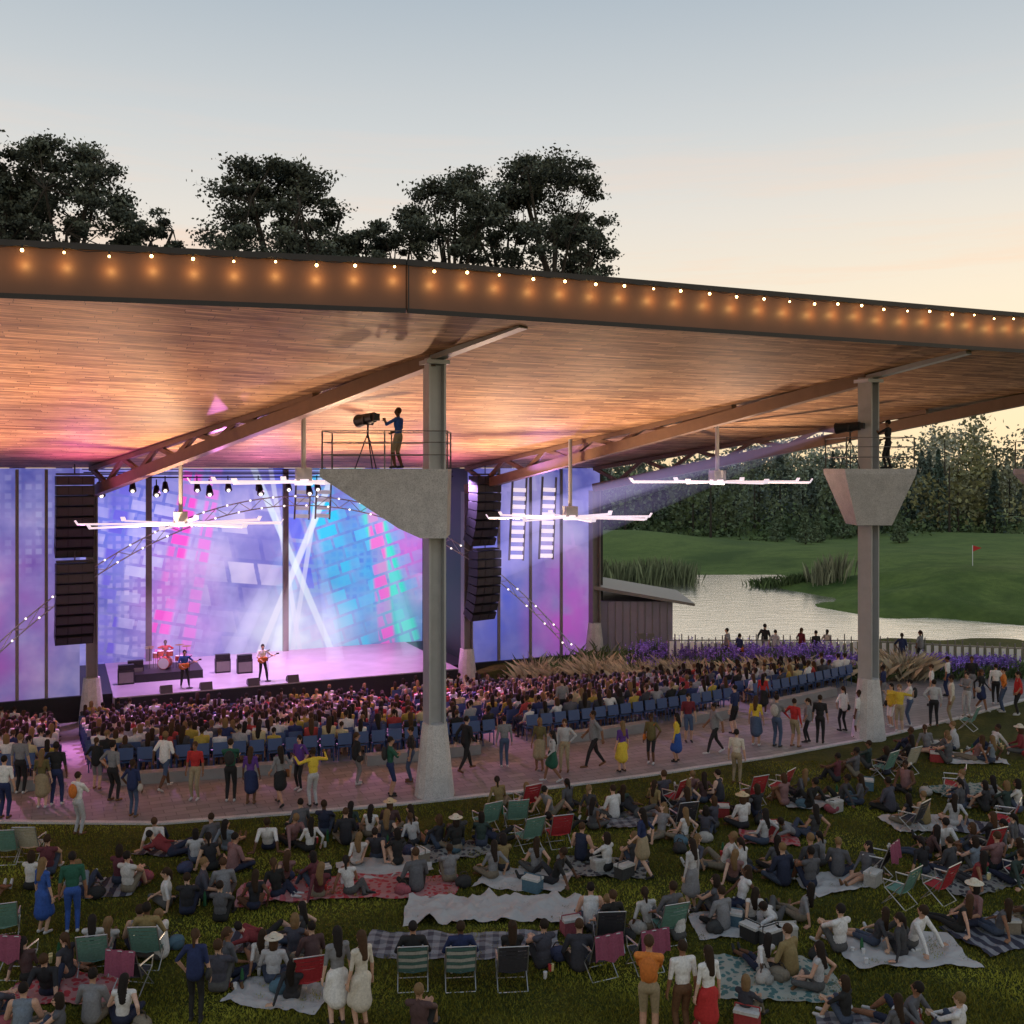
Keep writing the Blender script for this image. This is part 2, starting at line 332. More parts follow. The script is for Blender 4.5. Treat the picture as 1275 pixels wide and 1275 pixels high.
for u,v0,z0_,hh in ((13.0,22.9,6.7,4.6),(14.8,22.9,6.7,4.6),(2.9,30.5,7.6,2.2),(4.1,30.5,7.6,2.2)):
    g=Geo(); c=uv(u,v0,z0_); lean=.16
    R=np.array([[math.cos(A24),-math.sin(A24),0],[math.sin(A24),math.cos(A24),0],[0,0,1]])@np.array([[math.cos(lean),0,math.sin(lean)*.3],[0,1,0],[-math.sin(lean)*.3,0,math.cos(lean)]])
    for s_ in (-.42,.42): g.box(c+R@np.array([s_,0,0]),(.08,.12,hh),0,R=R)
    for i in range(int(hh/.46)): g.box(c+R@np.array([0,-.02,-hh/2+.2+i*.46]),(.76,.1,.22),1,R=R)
    g.obj('louvre_panel',[M_steel,M_blade_glow if v0<25 else M_slat_glow])

front=[np.array([-23,18.6,13.3]),np.array([-11.4,22.7,13.3]),np.array([-2.6,24.9,13.3]),np.array([14.65,32.6,13.3]),np.array([26.2,37.6,13.3])]
backu=[-36,-19,-9.5,9.9,18.7]
fs=[];bs_=[]
for i in range(4):
    for t in np.linspace(0,1,9)[:(9 if i==3 else 8)]:
        fs.append(front[i]*(1-t)+front[i+1]*t); bs_.append(uv(backu[i]*(1-t)+backu[i+1]*t,23.2,9.47))
fs=np.array(fs);bs_=np.array(bs_)
g=Geo(); nf=len(fs); N=14
ts=np.linspace(0,1,N+1)
V=np.array([fs*(1-t)+bs_*t for t in ts]).reshape(-1,3); I=np.arange(nf*(N+1)).reshape(N+1,nf)
Q=np.stack([I[:-1,:-1].ravel(),I[1:,:-1].ravel(),I[1:,1:].ravel(),I[:-1,1:].ravel()],1)
g.add(V,Q,0)
bk2=np.array([uv(backu[0],33,9.5)]+[uv(backu[-1],33,9.5)])
g.add([bs_[0],bs_[-1],bk2[1],bk2[0]],[(0,3,2,1)],0)
T=np.array([0,0,1.15])
g.add(V+T,Q[:,::-1],1); g.add([bs_[0]+T,bs_[-1]+T,bk2[1]+T,bk2[0]+T],[(0,1,2,3)],1)
for i in range(nf-1):
    a,b=fs[i],fs[i+1]; e=(b-a)/np.linalg.norm(b-a); nrm=np.array([e[1],-e[0],0])
    o=nrm*.12
    P=[a+o-[0,0,.06],b+o-[0,0,.06],b+o+[0,0,1.06],a+o+[0,0,1.06],a-[0,0,.06],b-[0,0,.06]]
    g.add(P,[(0,1,2,3),(0,4,5,1)],2)
    g.add([a+o*1.5+[0,0,1.06],b+o*1.5+[0,0,1.06],b+o*1.5+[0,0,1.2],a+o*1.5+[0,0,1.2],a-o*4+[0,0,1.2],b-o*4+[0,0,1.2],a+[0,0,1.06],b+[0,0,1.06]],[(0,1,2,3),(3,2,5,4),(0,6,7,1)],1)
    g.add([a+o*1.25-[0,0,.1],b+o*1.25-[0,0,.1],b+o*1.25+[0,0,.02],a+o*1.25+[0,0,.02]],[(0,1,2,3)],1)
jx=front[2]+np.array([.1,-.28,.5]); g.box(jx+np.array([0,.12,0]),(.03,.02,1.1),1,yaw=A24)
g.add([fs[-1],bs_[-1],bs_[-1]+T,fs[-1]+T],[(0,1,2,3)],2); g.add([bs_[-1],bk2[1],bk2[1]+T,bs_[-1]+T],[(0,1,2,3)],2)
M_fascia=simple('brown_fascia',(.13,.062,.038),.55,0,.3,.8,.1)
g.obj('pavilion_roof',[M_wood,M_black,M_fascia])
def ceil_z(x,y):
    u,v=touv(x,y); return 13.3-(v+3.6)*(3.83/26.8)

colA=uv(-8.5,22.6,-2.2); colB=uv(9.9,22.6,-2.2); colC=np.array([4.63,57.4,-1.3])
col1=np.array([C1[0],C1[1],0]); col2=np.array([12.5,35.9,0]); col3=np.array([22.4,39.9,0]); col0=np.array([-19.5,23.5,0])
colZ=uv(-27,22.6,-2.2)
def ibeam_col(g,c,z0,z1,w,yaw,mi):
    cs,sn=math.cos(yaw),math.sin(yaw); R=np.array([[cs,-sn,0],[sn,cs,0],[0,0,1]])
    zc=(z0+z1)/2
    for s_ in (-1,1): g.box(np.array([c[0],c[1],zc])+R@np.array([s_*(w/2-.03),0,0]),(.06,w,z1-z0),mi,R=R)
    g.box((c[0],c[1],zc),(w-.125,.06,z1-z0),mi,R=R)
for nm,cf,cb in (('roof_truss',col1,colA),('roof_truss',col2,colB),('roof_truss',col3,colC),('roof_truss',col0,colZ)):
    g=Geo(); d=(cb-cf)[:2]; L=np.linalg.norm(d); d/=L
    p0=np.array([cf[0]-d[0]*3.6,cf[1]-d[1]*3.6,13.22]); pc=np.array([cf[0],cf[1],12.62]); p1=np.array([cb[0],cb[1],8.35])
    g.beam(p0,pc,.34,.16,1); g.beam(pc,p1,.38,.46,0)
    N=11; pt=None
    for i in range(N+1):
        t=.25+.75*i/N; b=pc*(1-t)+p1*t; z=ceil_z(b[0],b[1])-.12; tp=np.array([b[0],b[1],z])
        cur=b+np.array([0,0,.1]) if i%2==0 else tp
        if pt is not None: g.beam(pt,cur,.18,.18,0)
        pt=cur
    a=pc*.75+p1*.25; g.beam(np.array([a[0],a[1],ceil_z(a[0],a[1])-.14]),np.array([p1[0],p1[1],ceil_z(p1[0],p1[1])-.14]),.3,.2,0)
    g.obj(nm,[M_brown,M_lsteel])
def rail(g,pts,z,mi):
    for a,b in zip(pts[:-1],pts[1:]):
        a=np.array([*a,z]);b=np.array([*b,z]); n=max(1,int(np.linalg.norm(b-a)/1.3))
        for i in range(n+1):
            p=a+(b-a)*i/n; g.tube(p,p+[0,0,1.07],.024,.024,6,mi)
        for h in (.4,.75,1.07): g.tube(a+[0,0,h],b+[0,0,h],.017,.017,6,mi)
PZ=9.43
for c,kind in ((col1,'w'),(col2,'f'),(col3,'w'),(col0,'w')):
    g=Geo(); g.tube((c[0],c[1],-.1),(c[0],c[1],2.1),.60,.36,14,1)
    ibeam_col(g,c,2.1,12.62,.52,A24 if kind=='w' else A24+.3,0)
    g.box((c[0],c[1],12.5),(.7,.7,.12),0,yaw=A24)
    if kind=='w':
        Lw=3.16 if c is not col3 else 2.45
        prof=[(-Lw,0),(.44,0),(.40,-1.95),(-.33,-1.95),(-.95,-1.67),(-Lw,-.22)]
        g.prism(prof,(c[0],c[1],PZ),(1,.0,0),(0,0,1),(0,1.7,0),1)
        rail(g,[(c[0]+.42,c[1]-.8),(c[0]-Lw+.06,c[1]-.8),(c[0]-Lw+.06,c[1]+.8),(c[0]+.42,c[1]+.8),(c[0]+.42,c[1]-.8)],PZ,2)
    else:
        V=[];h=1.95
        for z,r in ((PZ,1.22),(PZ-.18,1.2),(PZ-h,.6)):
            for sx_,sy_ in ((-1,-1),(1,-1),(1,1),(-1,1)): V.append((c[0]+sx_*r,c[1]+sy_*r,z))
        g.add(V,[(0,1,2,3),(11,10,9,8)]+[(b*4+i,b*4+4+i,b*4+4+(i+1)%4,b*4+(i+1)%4) for b in (0,1) for i in range(4)],1)
        r=1.15; rail(g,[(c[0]-r,c[1]-r),(c[0]+r,c[1]-r),(c[0]+r,c[1]+r),(c[0]-r,c[1]+r),(c[0]-r,c[1]-r)],PZ,2)
    g.obj('roof_column',[M_lsteel,M_conc,M_steel])
for c in (colA,colB,colC):
    g=Geo(); z=c[2]; g.tube((c[0],c[1],z-.1),(c[0],c[1],z+2.1),.60,.36,14,1); ibeam_col(g,c,z+2.1,8.2,.5,A24,0); g.obj('roof_column',[M_steel,M_conc])

tot_=np.concatenate([[0],np.cumsum(np.linalg.norm(np.diff(fs,axis=0),axis=1))])
def onf(s_):
    i=min(np.searchsorted(tot_,s_,side='right')-1,nf-2); t=(s_-tot_[i])/(tot_[i+1]-tot_[i]); e=(fs[i+1]-fs[i]); e/=np.linalg.norm(e)
    return fs[i]*(1-t)+fs[i+1]*t, np.array([e[1],-e[0],0])
g=Geo(); s_=.3; prev=None
while s_<tot_[-1]:
    p,nr=onf(s_); p=p+nr*.30+np.array([0,0,.95+random.uniform(-.05,.03)])
    g.sphere(p,random.choice([.028,.038,.038]),1,seg=8,rings=6); g.tube(p+[0,0,.03],p+[0,0,.12],.018,.018,6,0)
    top=p+[0,0,.12]
    if prev is not None:
        m=(prev+top)/2-[0,0,.06]; g.path([prev,m,top],.010,4,0)
    prev=top
    if -12.5<p[0]<18.5:
        l=bpy.data.lights.new('string_bulb_light','POINT'); l.energy=6; l.color=(1,.54,.16); l.shadow_soft_size=.03
        lo=bpy.data.objects.new('string_bulb_light',l); S.collection.objects.link(lo); lo.location=p+nr*.04-np.array([0,0,.28])
    s_+=random.choice([.86,.90,.94])
g.obj('string_lights',[M_black,M_bulb],True)
g=Geo()
for off in (0,.45):
    pts=[uv(u,21.6,8.1-off-.037*(u-.7)**2) for u in np.linspace(-16,15.6,60)]
    g.path(pts,.028,5,0)
    for i,p in enumerate(pts):
        if i%2==(0 if off else 1): g.sphere(p+np.array([0,-.06,0]),.05,1,seg=6,rings=4)
a=[uv(u,21.6,8.1-(.45 if i%2 else 0)-.037*(u-.7)**2) for i,u in enumerate(np.linspace(-16,15.6,60))]; g.path(a,.016,4,0)
g.obj('lighting_truss_arch',[M_lsteel,M_wbulb])
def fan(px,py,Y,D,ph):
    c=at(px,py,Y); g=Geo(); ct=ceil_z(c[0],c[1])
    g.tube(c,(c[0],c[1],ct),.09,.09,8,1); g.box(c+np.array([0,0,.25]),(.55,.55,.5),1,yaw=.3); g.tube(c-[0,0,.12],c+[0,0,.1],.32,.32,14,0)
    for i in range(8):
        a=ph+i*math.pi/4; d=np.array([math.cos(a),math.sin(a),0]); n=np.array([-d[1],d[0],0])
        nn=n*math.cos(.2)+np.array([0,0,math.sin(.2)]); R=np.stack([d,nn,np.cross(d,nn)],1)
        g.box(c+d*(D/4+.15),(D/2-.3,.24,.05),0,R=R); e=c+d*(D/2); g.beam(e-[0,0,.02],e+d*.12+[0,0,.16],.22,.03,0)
    g.obj('ceiling_fan',[M_blade_glow,M_lsteel])
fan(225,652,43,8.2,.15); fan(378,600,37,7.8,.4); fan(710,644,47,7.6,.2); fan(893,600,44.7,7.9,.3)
M_grille=simple('speaker_grille',(.035,.035,.04),.6,.1,.4,60,.3)
def array(px,Y,y0,yaw):
    g=Geo(); top=at(px,y0,Y)
    for k_,st in enumerate((0,3.85)):
        z=top[2]-st
        g.box((top[0],top[1],z+.06),(1.5,.5,.08),1,yaw=yaw)
        off=0
        for i in range(8):
            til=(i/7)**1.6*.45
            cs,sn=math.cos(yaw),math.sin(yaw); Ry=np.array([[cs,-sn,0],[sn,cs,0],[0,0,1]]); Rx=np.array([[1,0,0],[0,math.cos(-til),math.sin(-til)],[0,-math.sin(-til),math.cos(-til)]])
            R=Ry@Rx; c=np.array([top[0],top[1],z-.22-i*.44])+Ry@np.array([0,off,0])
            g.box(c,(1.56,.75,.39),0,R=R); g.box(c+R@np.array([0,-.38,0]),(.5,.03,.34),1,R=R)
            for s2 in(-1,1): g.box(c+R@np.array([s2*.52,-.377,0]),(.42,.02,.30),1,R=R)
            off+=.44*math.sin(til)
        g.tube((top[0],top[1],z+.1),(top[0],top[1],z+.5),.03,.03,6,1)
    g.obj('line_array_speaker',[M_black,M_grille])
array(93,45.2,592,.5); array(604,52.8,592,.7)
for v_,zz_ in ((25,9.0),(28,9.15)):
    g=Geo(); g.tube(uv(-8.8,v_,zz_),uv(10,v_,zz_),.04,.04,6,0); g.tube(uv(-8.8,v_,zz_+.25),uv(10,v_,zz_+.25),.03,.03,6,0)
    for u in np.linspace(-8,9.5,12 if v_==28 else 8):
        p=uv(u,v_,zz_-.1); g.beam(p,p-[0,0,.3],.05,.05,0); g.tube(p-[0,0,.35],p+np.array([.12,-.3,-.75]),.12,.19,10,0); q=p+np.array([.12,-.31,-.77]); g.sphere(q,.10,1,seg=8,rings=4)
    g.obj('stage_lamp_bar',[M_black,M_wbulb])

def sw(u,v,z=-1.0): return uv(u,v,z)
M_drum=simple('drum_shell',(.6,.12,.08),.3,.1,.1,3,0); M_cym=simple('brass_cymbal',(.6,.45,.15),.3,1,.1,3,0)
g=Geo(); c=sw(-4.9,26.3,-1); g.box(c+[0,0,.2],(3.2,2.6,.4),0,yaw=A24); z=c+[0,0,.4]
g.tube(z+[0,-.5,.3],z+[0,0,.3],.3,.3,16,1); g.tube(z+[0,-.51,.3],z+[0,-.5,.3],.27,.27,16,3)
for dx,dy,hh,r in ((-.25,-.2,.75,.17),(.22,-.2,.75,.17),(.6,.15,.45,.22),(-.55,.1,.6,.19)):
    g.tube(z+[dx,dy,hh-.12],z+[dx,dy,hh+.12],r,r,14,1); g.tube(z+[dx,dy,hh+.12],z+[dx,dy,hh+.13],r*.96,r*.96,14,3)
    for k_ in (0,2.1,4.2): g.tube(z+[dx+r*math.cos(k_),dy+r*math.sin(k_),0],z+[dx+r*math.cos(k_),dy+r*math.sin(k_),hh],.012,.012,5,0)
for dx,dy,hh in ((-.75,-.3,1.1),(.75,-.3,1.2),(.95,.2,1.05),(-.9,.1,.95)):
    g.tube(z+[dx,dy,0],z+[dx,dy,hh],.012,.012,5,0); g.tube(z+[dx,dy,hh],z+[dx,dy,hh+.04],.24,.03,16,2)
g.obj('drum_kit',[M_black,M_drum,M_cym,M_white],False)
for u,v in ((-6.4,26.0),(-2.2,26.0),(-1.2,25.4),(-6.9,25)):
    g=Geo(); c=sw(u,v); g.box(c+[0,0,.35],(.75,.4,.7),0,yaw=A24); g.box(c+np.append(-W*.21,.33),(.66,.02,.5),1,yaw=A24); g.box(c+[0,0,.82],(.72,.32,.22),0,yaw=A24); g.obj('guitar_amplifier',[M_black,M_steel])
for u,v in ((-4.2,22.7),(-.5,22.8)):
    g=Geo(); c=sw(u,v); g.tube(c,c+[0,0,.03],.16,.16,12,0); g.tube(c,c+[0,0,1.5],.013,.013,6,0); g.tube(c+[0,0,1.5],c+np.array([.05,.15,1.52]),.03,.02,8,0); g.obj('microphone_stand',[M_black])
for u in (-5.3,-3.5,-1.3,.6):
    g=Geo(); c=sw(u,22.3); g.prism([(-.3,0),(.3,0),(.25,.2),(-.1,.34)],c,(W[0],W[1],0),(0,0,1),(U[0]*.55,U[1]*.55,0),0); g.obj('stage_monitor_wedge',[M_black])

# ================================================================= PEOPLE
LAB={n:i for i,n in enumerate(['SKIN','SHIRT','SLEEVE','FOREARM','PANTS','THIGH','SHIN','SHOE','HAIR','HAT','EYE','LIP','SKIRT','BAG'])}
def nz(v): v=np.array(v,float); return v/(np.linalg.norm(v)+1e-9)
def ik(a,c,l1,l2,pole):
    a=np.array(a,float);c=np.array(c,float);d=np.linalg.norm(c-a)
    if d>(l1+l2)*.995: c=a+(c-a)/d*(l1+l2)*.995; d=(l1+l2)*.995
    x=(l1*l1-l2*l2+d*d)/(2*d); h=math.sqrt(max(l1*l1-x*x,0)); e=(c-a)/d; p=np.array(pole,float); p=nz(p-e*(p@e)); return a+e*x+p*h,c
def human(hip=(0,0,.92),lean=(0,0,1),right=(1,0,0),wl=(-.26,.04,.86),wr=(.26,.04,.86),al=(-.1,0,.08),ar=(.1,0,.08),
          tl=(0,1,0),tr=(0,1,0),pal=(-.4,-1,0),par=(.4,-1,0),pll=(0,1,.1),plr=(0,1,.1),look=(0,1,0),hair='short',skirt=None,hat=False,bag=None,fem=False,hi=True,jacket=False):
    P=[];t=nz(lean);r=nz(right);f=nz(np.cross(t,r)); r=np.cross(f,t)
    hip=np.array(hip,float); B=np.stack([r,f,t],1)
    rc=lambda a,b,ra,rb,l:P.append(('rc',np.array(a,float),np.array(b,float),ra,rb,LAB[l]))
    el=lambda c,rad,R,l:P.append(('el',np.array(c,float),np.array(rad,float),R,LAB[l]))
    sw_=.155 if fem else .18
    el(hip,(.165 if fem else .155,.12,.12),B,'PANTS'); el(hip+.16*t,(.12 if fem else .14,.095,.16),B,'SHIRT')
    el(hip+.34*t+.01*f,(.15 if fem else .168,.112 if not fem else .12,.19),B,'SHIRT')
    if jacket: rc(hip+.02*t,hip+.3*t,.165,.15,'SHIRT')
    sh={}
    for s_,k_ in ((-1,'l'),(1,'r')): sh[k_]=hip+.465*t+s_*sw_*r
    rc(sh['l'],sh['r'],.06,.06,'SHIRT'); rc(hip+.46*t,hip+.54*t,.085,.05,'SHIRT')
    lk=nz(look); hu=nz(t*.5+np.array([0,0,.5])); hf=nz(lk-hu*(lk@hu)); hr=np.cross(hf,hu); HB=np.stack([hr,hf,hu],1)
    Hc=hip+.54*t+.145*hu+.015*f
    rc(hip+.5*t,Hc-.05*hu,.052,.05,'SKIN')
    el(Hc,(.074,.09,.108),HB,'SKIN'); el(Hc-.055*hu+.035*hf,(.052,.05,.055),HB,'SKIN')
    if hi:
        rc(Hc+.01*hu+.085*hf,Hc-.02*hu+.105*hf,.010,.015,'SKIN')
        for s_ in(-1,1):
            el(Hc+s_*.076*hr-.005*hu,(.012,.02,.03),HB,'SKIN'); el(Hc+s_*.03*hr+.083*hf+.012*hu,(.014,.01,.009),HB,'EYE')
        el(Hc-.05*hu+.085*hf,(.024,.01,.008),HB,'LIP')
    if hair!='bald':
        el(Hc+.03*hu-.018*hf,(.084,.094,.098),HB,'HAIR')
    if hair=='long':
        rc(Hc-.03*hf,Hc-.14*hu-.065*hf,.085,.08,'HAIR'); rc(Hc-.14*hu-.065*hf,hip+.36*t-.11*f,.078,.05,'HAIR')
    if hair=='bob': rc(Hc-.02*hf,Hc-.10*hu-.03*hf,.092,.088,'HAIR')
    if hair=='pony': rc(Hc+.03*hu-.1*hf,Hc-.16*hu-.13*hf,.04,.022,'HAIR')
    if hair=='bun': el(Hc+.09*hu-.07*hf,(.045,.045,.045),HB,'HAIR')
    if hat: el(Hc+.06*hu,(.19,.2,.02),HB,'HAT'); el(Hc+.09*hu,(.092,.1,.075),HB,'HAT')
    for k_,wt,pp,s_ in (('l',wl,pal,-1),('r',wr,par,1)):
        e,wq=ik(sh[k_],wt,.285,.25,pp); a=1 if not fem else .85
        if jacket: a*=1.15
        rc(sh[k_],e,.056*a,.041*a,'SLEEVE'); rc(e,wq,.041*a,.027*a,'FOREARM')
        hd=nz(wq-e)
        if wq[2]<.14: hd=nz(np.array([hd[0],hd[1]+.4,0.02]))
        pn=nz(np.cross(hd,np.array([0,1,.2])))*(-s_) if abs(hd[1])<.8 else np.array([0,0,-1.])
        if abs(pn@hd)>.5: pn=np.array([0,0,-1.])
        ac=nz(np.cross(hd,pn)); pn=np.cross(ac,hd)
        if ac[1]<0: ac=-ac
        HM=np.stack([ac,pn,hd],1); el(wq+hd*.05,(.04,.018,.055),HM,'SKIN')
        if hi:
            for j,(o,ln) in enumerate(((.033,.066),(.011,.074),(-.011,.07),(-.033,.056))):
                b=wq+hd*.088+ac*o; m=b+(hd+ac*o*5)*ln*.55+pn*.008; tt=m+(hd*.75+ac*o*4+pn*.6)*ln*.5
                rc(b,m,.0105,.0098,'SKIN'); rc(m,tt,.0098,.0085,'SKIN')
            b=wq+hd*.025+ac*.032; m=b+(hd*.7+ac*.8)*.04; rc(b,m,.013,.011,'SKIN'); rc(m,m+(hd+ac*.2+pn*.3)*.03,.011,.009,'SKIN')
    for s_,at_,tt,pp in ((-1,al,tl,pll),(1,ar,tr,plr)):
        hj=hip+s_*.085*r-.03*t; kn,an=ik(hj,at_,.43,.41,pp); a=1 if not fem else .92
        rc(hj,kn,.09*a,.06*a,'THIGH'); rc(kn,kn*.6+an*.4,.057*a,.055*a,'SHIN'); rc(kn*.6+an*.4,an,.055*a,.037*a,'SHIN')
        tt=nz(tt); rc(an-[0,0,.02]-tt*.03,an-[0,0,.035]+tt*.16,.038,.032,'SHOE')
        if skirt:
            L_=skirt; d_=nz(kn-hj); rc(hj,hj+d_*min(L_,.40),.11,.125,'SKIRT')
    if skirt and hip[2]>.7:
        rc(hip+.03*t,hip-[0,0,skirt],.13,.19,'SKIRT')
    if bag=='back': el(hip+.32*t-.17*f,(.14,.09,.2),B,'BAG')
    if bag=='side': el(hip+np.array([.24,0,-.02]),(.06,.13,.12),np.eye(3),'BAG'); rc(sh['l']+[0,.08,.03],hip+[.2,.06,.06],.012,.012,'BAG')
    return P
def make_template(P,voxel,nfaces):
    g=Geo()
    for p in P:
        if p[0]=='el':
            g2=Geo(); g2.sphere((0,0,0),1,seg=16,rings=10); V=(g2.V[0]*p[2])@p[3].T+p[1]
            g.add(V,g2.L[0].reshape(-1,4))
        else:
            a,b,ra,rb=p[1:5]; d=b-a;L=np.linalg.norm(d)+1e-6;d=d/L; x=np.cross(d,[0,0,1] if abs(d[2])<.9 else [1,0,0]);x/=np.linalg.norm(x);y=np.cross(d,x)
            rings=[(-ra*math.cos(q),ra*math.sin(q)+1e-4,0) for q in np.linspace(0.02,math.pi/2,5)]+[(L+rb*math.sin(q),rb*math.cos(q)+1e-4,1) for q in np.linspace(0,math.pi/2-.02,5)]
            t=np.arange(12)*2*math.pi/12; V=np.vstack([a+d*o+rr*(np.outer(np.cos(t),x)+np.outer(np.sin(t),y)) for o,rr,_ in rings])
            Q=[(i*12+j,i*12+(j+1)%12,(i+1)*12+(j+1)%12,(i+1)*12+j) for i in range(9) for j in range(12)]
            g.add(V,Q); n9=9*12; g.add(V,[list(range(12))[::-1]]); g.add(V,[list(range(n9,n9+12))])
    o=g.obj('tmp',[])
    m=o.modifiers.new('w','WELD'); m.merge_threshold=.0005
    m=o.modifiers.new('r','REMESH'); m.mode='VOXEL'; m.voxel_size=voxel
    dg=bpy.context.evaluated_depsgraph_get(); n0=len(o.evaluated_get(dg).to_mesh().polygons)*2
    m=o.modifiers.new('d','DECIMATE'); m.ratio=min(1,nfaces/max(n0,1)); m.use_collapse_triangulate=True
    dg=bpy.context.evaluated_depsgraph_get(); me=o.evaluated_get(dg).to_mesh(); me.calc_loop_triangles()
    V=np.zeros(len(me.vertices)*3,np.float32); me.vertices.foreach_get('co',V); V=V.reshape(-1,3).astype(float)
    T_=np.zeros(len(me.loop_triangles)*3,np.int32); me.loop_triangles.foreach_get('vertices',T_); T_=T_.reshape(-1,3)
    old=o.data; bpy.data.objects.remove(o); bpy.data.meshes.remove(old)
    c=V[T_].mean(1); best=np.full(len(c),1e9); lab=np.zeros(len(c),int)
    for p in P:
        if p[0]=='el': q=((c-p[1])@p[3])/p[2]; d=(np.linalg.norm(q,axis=1)-1)*p[2].min(); l=p[4]
        else:
            ab=p[2]-p[1]; t=np.clip(((c-p[1])@ab)/(ab@ab+1e-9),0,1); d=np.linalg.norm(c-p[1]-t[:,None]*ab,axis=1)-(p[3]*(1-t)+p[4]*t); l=p[5]
        if l in (LAB['EYE'],LAB['LIP'],LAB['HAIR'],LAB['SKIRT']): d=d-.004
        k_=d<best; best[k_]=d[k_]; lab[k_]=l
    return V,T_,lab
HIV=.0115; HIF=3000
TP={}
def T_(name,**k): TP[name]=make_template(human(**k),HIV,HIF)
T_('stand_m'); T_('stand_f',fem=True,hair='long',skirt=.42,wl=(-.24,.05,.86))
T_('stand_f2',fem=True,hair='pony',wl=(-.22,.1,.95),pal=(-1,-.3,0),bag='side',al=(-.09,.05,.08),ar=(.1,-.04,.08),jacket=True)
T_('hips_m',wl=(-.2,.0,1.0),wr=(.25,.05,.87),pal=(-1,-.4,0),par=(.4,-1,0),al=(-.12,0,.08),ar=(.12,.06,.08))
T_('fold_m',wl=(.08,.22,1.2),wr=(-.08,.24,1.18),pal=(-1,.2,-.5),par=(1,.2,-.5),bag='back')
T_('walk_m',al=(-.09,.3,.09),ar=(.09,-.34,.14),tr=(0,1,-.5),wl=(-.26,-.18,.92),wr=(.26,.22,.95),lean=(0,.05,1),jacket=True)
T_('walk_f',fem=True,hair='long',al=(-.07,-.28,.13),ar=(.07,.26,.09),tl=(0,1,-.5),wl=(-.24,.18,.95),wr=(.24,-.15,.93),skirt=.3,bag='side')
T_('raise_m',wl=(-.5,.15,1.5),wr=(.48,.25,1.45),pal=(-1,-.2,-.2),par=(1,-.2,-.6))
T_('op_m',wl=(-.12,.36,1.35),wr=(.2,.25,1.05),pal=(-1,0,-.8),par=(1,-.5,-.2),al=(-.1,.05,.08),ar=(.12,-.05,.08))
T_('cross_m',hip=(0,0,.13),lean=(0,.08,1),al=(.12,.30,.09),ar=(-.12,.38,.09),pll=(-1,.4,.25),plr=(1,.4,.25),tl=(1,.2,0),tr=(-1,.2,0),wl=(-.22,.32,.26),wr=(.2,.34,.26),jacket=True)
T_('cross_f',fem=True,hair='long',hip=(0,0,.13),lean=(.08,-.02,1),al=(.12,.30,.09),ar=(-.12,.38,.09),pll=(-1,.4,.25),plr=(1,.4,.25),tl=(1,.2,0),tr=(-1,.2,0),wl=(-.18,.3,.28),wr=(.3,-.1,.2),look=(.5,1,0))
T_('knees_m',hip=(0,0,.13),lean=(0,-.05,1),al=(-.12,.48,.08),ar=(.12,.46,.08),pll=(-.15,0,1),plr=(.15,0,1),wl=(-.05,.42,.42),wr=(.06,.42,.40),pal=(-1,0,-.4),par=(1,0,-.4))
T_('knees_f',fem=True,hair='bob',hip=(0,0,.13),lean=(0,.05,1),al=(-.1,.45,.08),ar=(.12,.5,.08),pll=(-.1,0,1),plr=(.1,0,1),wl=(-.05,.42,.38),wr=(.06,.42,.36),pal=(-1,0,-.4),par=(1,0,-.4),look=(-.5,1,0))
T_('lean_m',hip=(0,0,.13),lean=(0,-.42,1),al=(-.12,.86,.08),ar=(.16,.62,.08),pll=(0,0,1),plr=(0,0,1),tl=(0,.5,1),wl=(-.3,-.5,.07),wr=(.3,-.48,.07))
T_('lean_f',fem=True,hair='long',hip=(0,0,.13),lean=(.1,-.38,1),al=(-.05,.84,.08),ar=(.1,.84,.08),pll=(0,0,1),plr=(0,0,1),tl=(0,.5,1),tr=(0,.5,1),wl=(-.28,-.46,.07),wr=(.15,.3,.25),look=(.8,1,0))
T_('side_f',fem=True,hair='pony',hip=(0,0,.13),lean=(-.15,0,1),al=(.35,-.1,.08),ar=(.42,.05,.08),pll=(.3,1,.1),plr=(.5,1,.2),tl=(1,-.3,0),tr=(1,-.3,0),wl=(-.38,-.05,.07),wr=(.1,.3,.25))
T_('recline_m',hip=(0,0,.14),lean=(-.9,-.1,.55),right=(.3,1,.3),al=(.82,.1,.08),ar=(.7,.3,.08),pll=(0,0,1),plr=(0,.2,1),tl=(.6,.2,.6),tr=(.6,.2,.6),wl=(-.62,.1,.07),wr=(-.05,.2,.3),pal=(-1,0,0),look=(-.2,1,0))
T_('hat_m',hip=(0,0,.13),lean=(0,.05,1),al=(.12,.30,.09),ar=(-.12,.38,.09),pll=(-1,.4,.25),plr=(1,.4,.25),tl=(1,.2,0),tr=(-1,.2,0),wl=(-.22,.32,.26),wr=(.2,.34,.26),hat=True,hair='bob')
T_('camp_m',hip=(0,-.05,.46),lean=(0,-.22,1),al=(-.14,.42,.08),ar=(.14,.45,.08),wl=(-.27,.14,.56),wr=(.27,.14,.56))
T_('camp_f',fem=True,hair='long',hip=(0,-.05,.46),lean=(0,-.2,1),al=(-.12,.42,.08),ar=(.12,.45,.08),wl=(-.12,.28,.56),wr=(.12,.28,.56))
T_('guitar_m',al=(-.2,.05,.08),ar=(.15,-.05,.08),wl=(-.45,.25,1.2),wr=(.12,.24,1.0),pal=(-1,0,-1),par=(1,-.3,0))
T_('drum_m',hip=(0,0,.5),al=(-.2,.4,.08),ar=(.2,.4,.08),wl=(-.2,.4,.85),wr=(.2,.4,.95),pal=(-1,-.2,0),par=(1,-.2,0))
